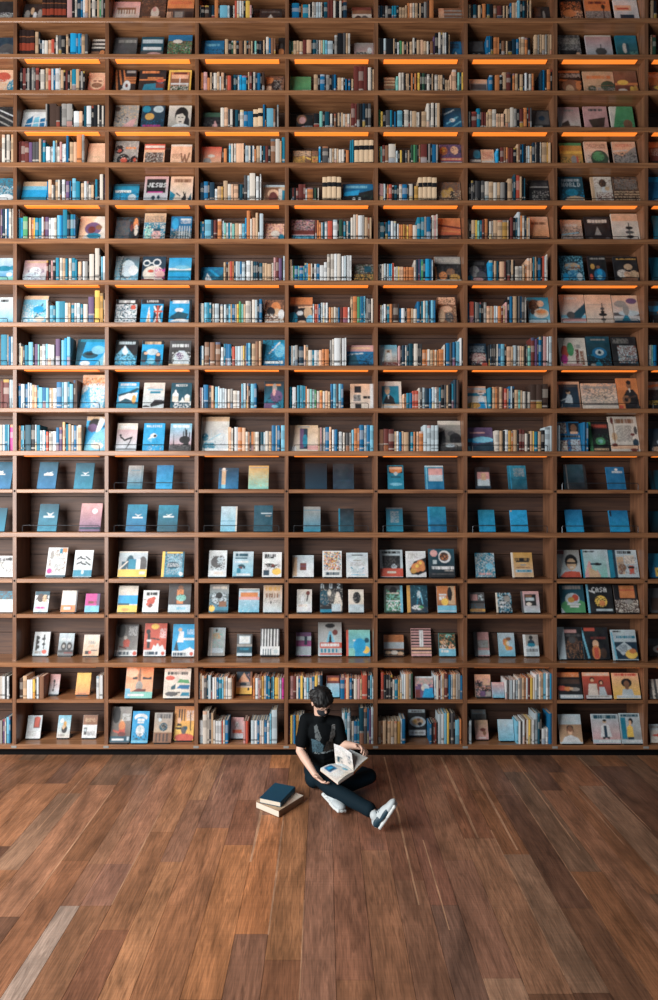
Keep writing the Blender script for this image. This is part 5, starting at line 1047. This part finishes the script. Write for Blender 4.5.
bm = bmesh.new()
add_ell(bm, headc, (.074, .094, .108), HR)                        # skull
add_ell(bm, hp(0, .022, -.055), (.058, .068, .062), HR)           # jaw
add_ell(bm, hp(0, .088, -.075), (.022, .018, .018), HR)           # chin
add_capsule(bm, hp(0, .090, .004), .009, hp(0, .106, -.030), .013)   # nose
add_ell(bm, hp(0, .094, -.052), (.024, .010, .006), HR)           # upper lip
add_ell(bm, hp(0, .092, -.062), (.021, .010, .007), HR)           # lower lip
for sx in (-1, 1):
    add_ell(bm, hp(.079 * sx, -.008, -.012), (.010, .020, .032), HR)   # ears
    add_capsule(bm, hp(.016 * sx, .088, .022), .008, hp(.044 * sx, .078, .024), .007)   # brow
    add_ell(bm, hp(.033 * sx, .080, .002), (.014, .008, .007), HR)    # eyelids
chain(bm, [(hp(0, -.02, -.06), .056), (neck, .055), (P((-.02, -.63, .53)), .06)])
add_capsule(bm, (-.0, -.62, .20), .10, (-.02, -.63, .46), .10)
add_capsule(bm, shR, .045, shL, .045)
for sh, el, wr in ((shR, elR, wrR), (shL, elL, wrL)):
    chain(bm, [(sh, .044), (sh.lerp(el, .5), .041), (el, .037), (el.lerp(wr, .3), .039), (wr, .025)])
for hip, kn, an in ((hipR, knR, anR), (hipL, knL, anL)):
    chain(bm, [(hip, .075), (kn, .05), (kn.lerp(an, .35), .048), (an, .034)])
def hand(wr, dirv, palm, side, spread, curl, length=.17):
    """palm slab + four fingers of different lengths with two bends + thumb from the side"""
    d = P(dirv).normalized(); n = P(palm).normalized(); n = (n - d * n.dot(d)).normalized(); s = d.cross(n) * side
    pc = wr + d * .05
    R = Matrix((s, n, d)).transposed()
    add_ell(bm, pc, (.040, .015, .052), R)
    add_capsule(bm, wr, .025, pc, .02)
    for k, (off, ln) in enumerate(((.030, .066), (.010, .076), (-.010, .070), (-.029, .054))):
        b0 = pc + d * .040 + s * off
        a1, a2, a3 = curl
        d1 = (d * math.cos(a1) + n * math.sin(a1) + s * off * spread).normalized()
        d2 = (d * math.cos(a1 + a2) + n * math.sin(a1 + a2) + s * off * spread).normalized()
        d3 = (d * math.cos(a1 + a2 + a3) + n * math.sin(a1 + a2 + a3)).normalized()
        p1 = b0 + d1 * ln * .48; p2 = p1 + d2 * ln * .32; p3 = p2 + d3 * ln * .25
        chain(bm, [(b0 - d * .01, .0098), (p1, .0088), (p2, .0080), (p3, .0068)])
    t0 = pc - d * .022 + s * .032
    t1 = t0 + (s * .75 + d * .65 + n * .25).normalized() * .036; t2 = t1 + (s * .25 + d * .9 + n * .35).normalized() * .030
    chain(bm, [(t0 - s * .012, .013), (t0, .012), (t1, .0105), (t2, .0085)])
# book geometry first: hands close on it
q1, q2, q3, q4 = P((.100, -.860, .292)), P((.250, -.998, .286)), P((.118, -1.068, .232)), P((-.028, -.925, .280))
s3, s4 = P((.232, -1.022, .448)), P((.086, -.868, .466))           # standing leaf top edge
r2, r3 = P((.370, -.990, .398)), P((.222, -.846, .410))            # right block outer edge
hand(wrR, P((.075, -.085, -.030)), P((.35, .25, .85)), 1, 3.0, (.15, .35, .4))
hand(wrL, P((.035, -.055, .012)), P((-.5, .3, -.45)), -1, 3.0, (.5, .5, .4))
person = fuse('person', bm, .0045, M_SKIN, None, 2)
tag(person, 'person in black t-shirt sitting cross-legged on floor reading an open book', 'person')

# hair: short, thick, falling over the forehead; built over the skull with small overlapping locks
bm = bmesh.new()
add_ell(bm, hp(0, -.014, .022), (.087, .100, .102), HR)
rh = random.Random(3)
for k in range(90):
    a = rh.uniform(0, 2 * PI); t = rh.uniform(.0, 1.0)
    x = math.cos(a) * .082 * t; y = math.sin(a) * .094 * t - .014
    zz = .022 + .100 * math.sqrt(max(0, 1 - (x / .087) ** 2 - ((y + .014) / .1) ** 2))
    st = P((x, y, zz))
    out = P((x * 1.5, (y + .02) * 1.3 + .25 * max(0, y), -.03 - .03 * t)).normalized()
    e_ = st + out * rh.uniform(.025, .04)
    chain(bm, [(hp(*(st - P((0, 0, .008)))), .013), (hp(*(st.lerp(e_, .6) - P((0, 0, .006)))), .011), (hp(*(e_ - P((0, 0, .006)))), .006)])
for k in range(15):                                             # fringe
    x = -.066 + .132 * k / 14
    y0 = .070 - abs(x) * .35
    chain(bm, [(hp(x, y0 - .01, .080), .014), (hp(x * 1.03, y0 + .022, .052), .012), (hp(x * 1.05 + .004, y0 + .024, .020 + rh.uniform(-.008, .006)), .005)])
for sx in (-1, 1):
    for k in range(5): chain(bm, [(hp(.080 * sx, .04 - .025 * k, .05), .014), (hp(.083 * sx, .038 - .025 * k, .015 - .01 * (k > 1) - .012 * (k > 2)), .008)])
for k in range(9):
    x = -.064 + .128 * k / 8
    chain(bm, [(hp(x, -.085, .03), .02), (hp(x * .9, -.088 + abs(x) * .3, -.03), .014), (hp(x * .85, -.075 + abs(x) * .3, -.062), .006)])
fuse('hair', bm, .005, M_HAIR, person, 3)

# t-shirt
bm = bmesh.new()
add_capsule(bm, (-.005, -.605, .17), .125, (-.02, -.635, .46), .130)
add_ell(bm, (-.015, -.625, .36), (.150, .125, .22))
chain(bm, [(shR, .058), (neck + P((-.035, .01, -.055)), .056), (neck + P((.035, .01, -.060)), .056), (shL, .057)])
add_ell(bm, (-.02, -.660, .49), (.150, .098, .11))
for sh, el in ((shR, elR), (shL, elL)):
    chain(bm, [(sh, .058), (sh.lerp(el, .45), .057), (sh.lerp(el, .72), .060)])
add_capsule(bm, neck + P((0, .0, -.050)), .066, neck + P((0, -.008, -.030)), .062)
for k in range(7):                                              # soft folds across the waist
    z = .19 + .035 * k; chain(bm, [((-.12 + .02 * (k % 3), -.69, z), .010), ((0, -.742, z - .012), .014), ((.11 - .015 * (k % 2), -.69, z + .008), .010)])
M_SHIRT = attr_mat('black_jersey', .85, .1, .15)
shirt = fuse('t_shirt', bm, .008, M_SHIRT, person, 5)
# printed picture on the chest: two tall pale strokes above a cloudy blue grey patch
rp = np.random.RandomState(4)
cols = []
blk = hx('0b0f12')
def inpoly(x, y, poly):
    ins = False; n = len(poly)
    for i in range(n):
        (xa, ya), (xb, yb) = poly[i], poly[(i + 1) % n]
        if (ya > y) != (yb > y) and x < (xb - xa) * (y - ya) / (yb - ya) + xa: ins = not ins
    return ins
for p in shirt.data.polygons:
    c = p.center; dd = D + c.y
    px, py = (c.x) / 5.27 * 600 + 324, VPY + (H - c.z) * 600 / 5.27
    col = blk
    if p.normal.y < -.15:
        u, v = c.x, c.z
        j = rp.rand()
        if inpoly(u, v, [(-.085, .56), (-.06, .575), (-.02, .47), (-.035, .44), (-.075, .46)]): col = hx('5d6466') if j < .85 else hx('343a3e')
        elif inpoly(u, v, [(.075, .575), (.098, .57), (.10, .48), (.07, .42), (.045, .44)]): col = hx('666868') if j < .8 else hx('3a3634')
        elif inpoly(u, v, [(-.11, .455), (-.04, .45), (.0, .40), (-.01, .345), (-.10, .335)]): col = hx('46606c') if j < .75 else hx('2c3c46')
        elif inpoly(u, v, [(.0, .36), (.03, .44), (.085, .43), (.09, .37), (.02, .34)]): col = hx('3c3632') if j < .7 else hx('1e2428')
        elif inpoly(u, v, [(-.09, .335), (.09, .36), (.095, .345), (-.07, .32)]): col = hx('7c888c') if j < .7 else blk
    cols.append(col)
set_cols(shirt.data, cols)

# trousers
bm = bmesh.new()
add_ell(bm, (.005, -.575, .115), (.165, .145, .113))
add_capsule(bm, hipR, .105, hipL, .105)
for hip, kn, an in ((hipR, knR, anR), (hipL, knL, anL)):
    chain(bm, [(hip, .098), (hip.lerp(kn, .5), .080), (kn, .064), (kn.lerp(an, .3), .064), (kn.lerp(an, .75), .056), (kn.lerp(an, .93), .054)])
    for t in (.86, .93): add_ell(bm, kn.lerp(an, t), (.057, .057, .057))
add_ell(bm, (-.085, -.68, .095), (.085, .12, .085))               # seat cloth spreading beside the hip
for v in bm.verts: v.co.z = max(v.co.z, .006)
fuse('trousers', bm, .008, M_JEAN, person, 4)

# trainers: shaped upper, dark side panels, thick sole, laces
def shoe(an, heel, toe, soln, panels=True):
    """heel/toe: sole centre line; soln: direction the sole faces"""
    heel, toe = P(heel), P(toe); f = (toe - heel).normalized(); n = -P(soln).normalized(); n = (n - f * n.dot(f)).normalized(); s = f.cross(n)
    L = (toe - heel).length
    R = Matrix((f, s, n)).transposed()
    def q(a, b, c): return heel + f * (a * L) + s * b + n * c
    bm = bmesh.new()
    add_ell(bm, q(.16, 0, .050), (.058, .042, .050), R); add_ell(bm, q(.45, 0, .045), (.088, .048, .044), R)
    add_ell(bm, q(.76, 0, .036), (.080, .053, .034), R); add_capsule(bm, q(.2, 0, .05), .040, q(.22, 0, .09), .040)
    add_capsule(bm, q(.3, 0, .07), .032, q(.7, 0, .045), .032)
    for v in bm.verts: v.co.z = max(v.co.z, .004)
    root = fuse('shoe', bm, .005, M_SHOEW, person, 2)
    sb = bmesh.new()
    for a, b_, w in ((.06, .3, .040), (.3, .55, .041), (.55, .80, .050), (.75, .95, .044)):
        for o_ in (-1, 1): add_capsule(sb, q(a, (w - .016) * o_, .012), .015, q(b_, (w - .014) * o_, .012), .015)
        add_capsule(sb, q(a, 0, .012), .015, q(b_, 0, .012), .015)
    add_ell(sb, q(.86, 0, .013), (L * .155, .050, .018), R); add_ell(sb, q(.12, 0, .013), (L * .14, .043, .018), R)
    for v in sb.verts: v.co.z = max(v.co.z, .002)
    so = fuse('sole', sb, .005, M_SOLE, root, 1)
    if not panels:                                               # pale knit upper with raised wavy ribs
        rb = bmesh.new()
        for k in range(4):
            a = .24 + .14 * k
            chain(rb, [(q(a - .05, -.046, .030), .006), (q(a + .03, -.022, .070 - .006 * k), .006), (q(a - .02, .0, .088 - .009 * k), .006), (q(a + .03, .022, .070 - .006 * k), .006), (q(a - .05, .046, .030), .006)])
        fuse('upper_rib', rb, .004, M_SOLE, root, 1)
    pm = bmesh.new()
    add_capsule(pm, q(.12, .0, .045), .043, q(.22, 0, .06), .043)
    for sd in (-1, 1):
        add_ell(pm, q(.18, .032 * sd, .052), (.050, .015, .026), R); add_ell(pm, q(.55, .044 * sd, .038), (.07, .010, .018), R)
    add_ell(pm, q(.95, 0, .03), (.03, .034, .018), R)
    for v in pm.verts: v.co.z = max(v.co.z, .004)
    if panels: fuse('side_panel', pm, .005, M_SHOED, root, 1)
    else: pm.free()
    lm = MB()
    for k in range(5):
        a = .36 + .07 * k; zt = .104 - .007 * k
        lm.tube([q(a, -.026, zt - .012), q(a + .02, 0, zt + .002), q(a + .01, .026, zt - .012)], .003, 6)
    lo = lm.build('laces', M_SHOED); lo.parent = root; lo.matrix_parent_inverse = root.matrix_world.inverted()
    return root
shoe(anR, (.440, -1.400, .030), (.560, -1.425, .225), (.80, -.30, -.50))
shoe(anL, (.005, -.880, .035), (.150, -1.175, .030), (-.30, .20, -.93), False)

# glasses and a dark mask below the chin
gm = MB()
for sx in (-1, 1):
    ring = [hp(.034 * sx + .025 * math.cos(a), .103, .002 + .019 * math.sin(a)) for a in [2 * PI * k / 14 for k in range(15)]]
    gm.tube(ring, .0022, 5)
    gm.tube([hp(.058 * sx, .100, .006), hp(.080 * sx, .05, .008), hp(.084 * sx, -.01, .0)], .0022, 5)
gm.tube([hp(-.010, .106, .004), hp(.010, .106, .004)], .0022, 5)
go = gm.build('glasses', M_GLASS); go.parent = person
bm = bmesh.new()
add_ell(bm, hp(0, .060, -.058), (.060, .052, .044), HR); add_ell(bm, hp(0, .082, -.045), (.034, .034, .036), HR)
fuse('face_mask', bm, .005, M_MASK, person, 3)

# ---------------------------------------------------------------- the open book in the reader's hands
M_PAGE = attr_mat('printed_page', .7, .3, .03)
def leafgrid(mb, a, b, c, d, nx, ny, sag, dsl, seed, up):
    """bilinear sheet a(0,0) b(1,0) c(1,1) d(0,1), curved by sag along `up`, printed with dsl"""
    im = art(dsl, nx, ny, seed); base = len(mb.v)
    for j in range(ny + 1):
        for i in range(nx + 1):
            u, v = i / nx, j / ny
            p = (a * (1 - u) + b * u) * (1 - v) + (d * (1 - u) + c * u) * v + up * (sag * math.sin(PI * u))
            mb.v.append(tuple(p))
    for j in range(ny):
        for i in range(nx):
            k = base + j * (nx + 1) + i
            mb.f.append((k, k + 1, k + nx + 2, k + nx + 1)); mb.c.append(tuple(im[j, i]))
def slabq(mb, a, b, c, d, n, th, col):
    base = len(mb.v)
    for off in (P((0, 0, 0)), n * th):
        for p in (a, b, c, d): mb.v.append(tuple(p + off))
    for q in ((3, 2, 1, 0), (4, 5, 6, 7), (0, 1, 5, 4), (1, 2, 6, 5), (2, 3, 7, 6), (3, 0, 4, 7)):
        mb.f.append(tuple(base + k for k in q)); mb.c.append(col)
pgc, cvc = hx('ddd6cc'), hx('9a5236')
nl = (q3 - q4).cross(q1 - q4).normalized(); nl = nl if nl.z > 0 else -nl
nr = (r2 - q2).cross(q1 - q2).normalized(); nr = nr if nr.z > 0 else -nr
ob = MB()                                                       # case: two boards and a spine
slabq(ob, q4 - nl * .026, q3 - nl * .026, q2 - nl * .026, q1 - nl * .026, -nl, .003, cvc)
slabq(ob, q1 - nr * .022, q2 - nr * .022, r2 - nr * .022, r3 - nr * .022, -nr, .003, cvc)
slabq(ob, q1 - nl * .027, q2 - nl * .027, q2 - nr * .023, q1 - nr * .023, P((0, 0, -1)), .003, cvc)
obk = ob.build('open_book', M_BOOK)
tag(obk, 'open illustrated book held in the lap of the reader', 'book')
pm = MB()
slabq(pm, q4, q3, q2, q1, -nl, .0255, pgc); slabq(pm, q1, q2, r2, r3, -nr, .0215, hx('b08258'))
pm.build('page_block', M_PAGE, obk)
lf = MB()
leafgrid(lf, q4 + nl * .001, q1 + nl * .001, q2 + nl * .001, q3 + nl * .001, 30, 30, .012, 'i;g w i;r 12 8 62 44 b;e 36 26 14 12 c;r 20 30 50 40 n;e 88 62 10 14 t;e 86 60 7 9 s;h 12 60 60 88 l', 1, nl)
lf.build('printed_leaf', M_PAGE, obk)
lf = MB()
leafgrid(lf, s4, s3, q2 + nl * .004, q1 + nl * .004, 26, 30, .012, 'i;g w i;n 12 52 40 96 45 d;n 64 30 88 74 40 d;r 10 60 24 90 d', 2, P((.3, .5, .2)).normalized())
lf.build('turning_leaf', M_PAGE, obk)
lf = MB()
leafgrid(lf, q1 + nr * .001, r3 + nr * .001, r2 + nr * .001, q2 + nr * .001, 24, 24, .010, 'l;g l g;h 10 10 90 90 g', 3, nr)  # right page drawn grey, the shade on it put into the paper colour
lf.build('printed_leaf', M_PAGE, obk)

# ---------------------------------------------------------------- two books on the floor
def floor_book(name, c, ang, w, l, th, z, cover, dsl, label):
    e_ = empty(name, (c[0], c[1], z)); e_.rotation_euler = (0, 0, ang); tag(e_, label, 'book', 'books lying on the floor')
    cb = MB(); bt = .0035; cc = hx(cover)
    W_, H_ = 40, 50
    im = art(dsl, W_, H_, 9)
    for j in range(H_):
        for i in range(W_):
            x0, x1 = -w / 2 + w * i / W_, -w / 2 + w * (i + 1) / W_; y1, y0 = l / 2 - l * j / H_, l / 2 - l * (j + 1) / H_
            cb.quad([(x0, y0, th), (x1, y0, th), (x1, y1, th), (x0, y1, th)], tuple(im[j, i]))
    cb.box(-w / 2, w / 2, -l / 2, l / 2, th - bt, th - .0002, cc); cb.box(-w / 2, w / 2, -l / 2, l / 2, .0005, bt, cc)
    pts = []
    for k in range(7):                                            # rounded spine on the +x side
        a = -PI / 2 + PI * k / 6; pts.append((w / 2 + .006 * math.cos(a), th / 2 + (th / 2 - .0005) * math.sin(a)))
    for (xa, za), (xb, zb) in zip(pts[:-1], pts[1:]):
        cb.quad([(xa, -l / 2, za), (xb, -l / 2, zb), (xb, l / 2, zb), (xa, l / 2, za)][::-1], cc)
    for y in (-l / 2 + .0002, l / 2 - .0002): cb.quad([(x, y, z_) for x, z_ in pts], cc)
    cb.build('cover', M_BOOK, e_)
    pb = MB(); pb.box(-w / 2 + .005, w / 2 - .001, -l / 2 + .005, l / 2 - .005, bt + .0002, th - bt - .0004)
    for k in range(5):
        zz = bt + (th - 2 * bt) * (k + 1) / 6; pb.box(-w / 2 + .0044, w / 2 - .001, -l / 2 + .0042, l / 2 - .0044, zz - .0008, zz + .0008)
    pb.build('page_block', M_PAPER, e_)
# x: short side, +x side carries the spine
floor_book('floor_book', (-.368, -.985), math.radians(-37), .255, .315, .056, .0, '7a5a44',
           'e;g i e;n 0 0 60 60 60 Y;n 0 0 60 60 50 t;n 0 0 50 60 40 w', 'thick cream paged book with colourful cover flat on floor under teal book')
floor_book('floor_book', (-.388, -.965), math.radians(-22), .19, .285, .042, .0568, '0f4258',
           'd;g 124a62 0f4660', 'dark teal hardback lying on top of the cream book on floor')
# ---------------------------------------------------------------- light, world, camera
def area(name, loc, target, sx, sy, power, col):
    l = bpy.data.lights.new(name, 'AREA'); l.shape = 'RECTANGLE'; l.size = sx; l.size_y = sy; l.energy = power; l.color = col
    o = bpy.data.objects.new(name, l); COL.objects.link(o); o.location = loc
    o.rotation_euler = (Vector(target) - Vector(loc)).to_track_quat('-Z', 'Y').to_euler()
    return o
area('window_daylight', (-4.9, -4.6, 3.5), (-.4, -0.2, 3.6), 5.0, 4.6, KEY_P, (1.0, .985, .965))
area('fill_light', (1.5, -11.5, 4.0), (0.3, 0, 1.6), 7.0, 4.0, FILL_P, (.70, .90, 1.0))  # unseen fill light added behind the camera to soften and cool the shade
w = bpy.data.worlds.new('world'); SC.world = w; w.use_nodes = True
bg = w.node_tree.nodes['Background']; bg.inputs[0].default_value = (.55, .75, 1.0, 1); bg.inputs[1].default_value = WORLD_S
cam = bpy.data.cameras.new('camera'); co = bpy.data.objects.new('camera', cam); COL.objects.link(co)
co.location = (0, -D, H); co.rotation_euler = (PI / 2, ROLL, 0)
cam.sensor_fit = 'VERTICAL'; cam.sensor_height = 36; cam.sensor_width = 36; cam.lens = 36 * F / 1000
cam.shift_x = (329 - VPX) / 1000.0; cam.shift_y = 0; cam.clip_end = 100
SC.camera = co
vs = SC.view_settings; vs.view_transform = 'Standard'; vs.look = 'None'; vs.gamma = 1; vs.use_curve_mapping = False; vs.exposure = EXPO
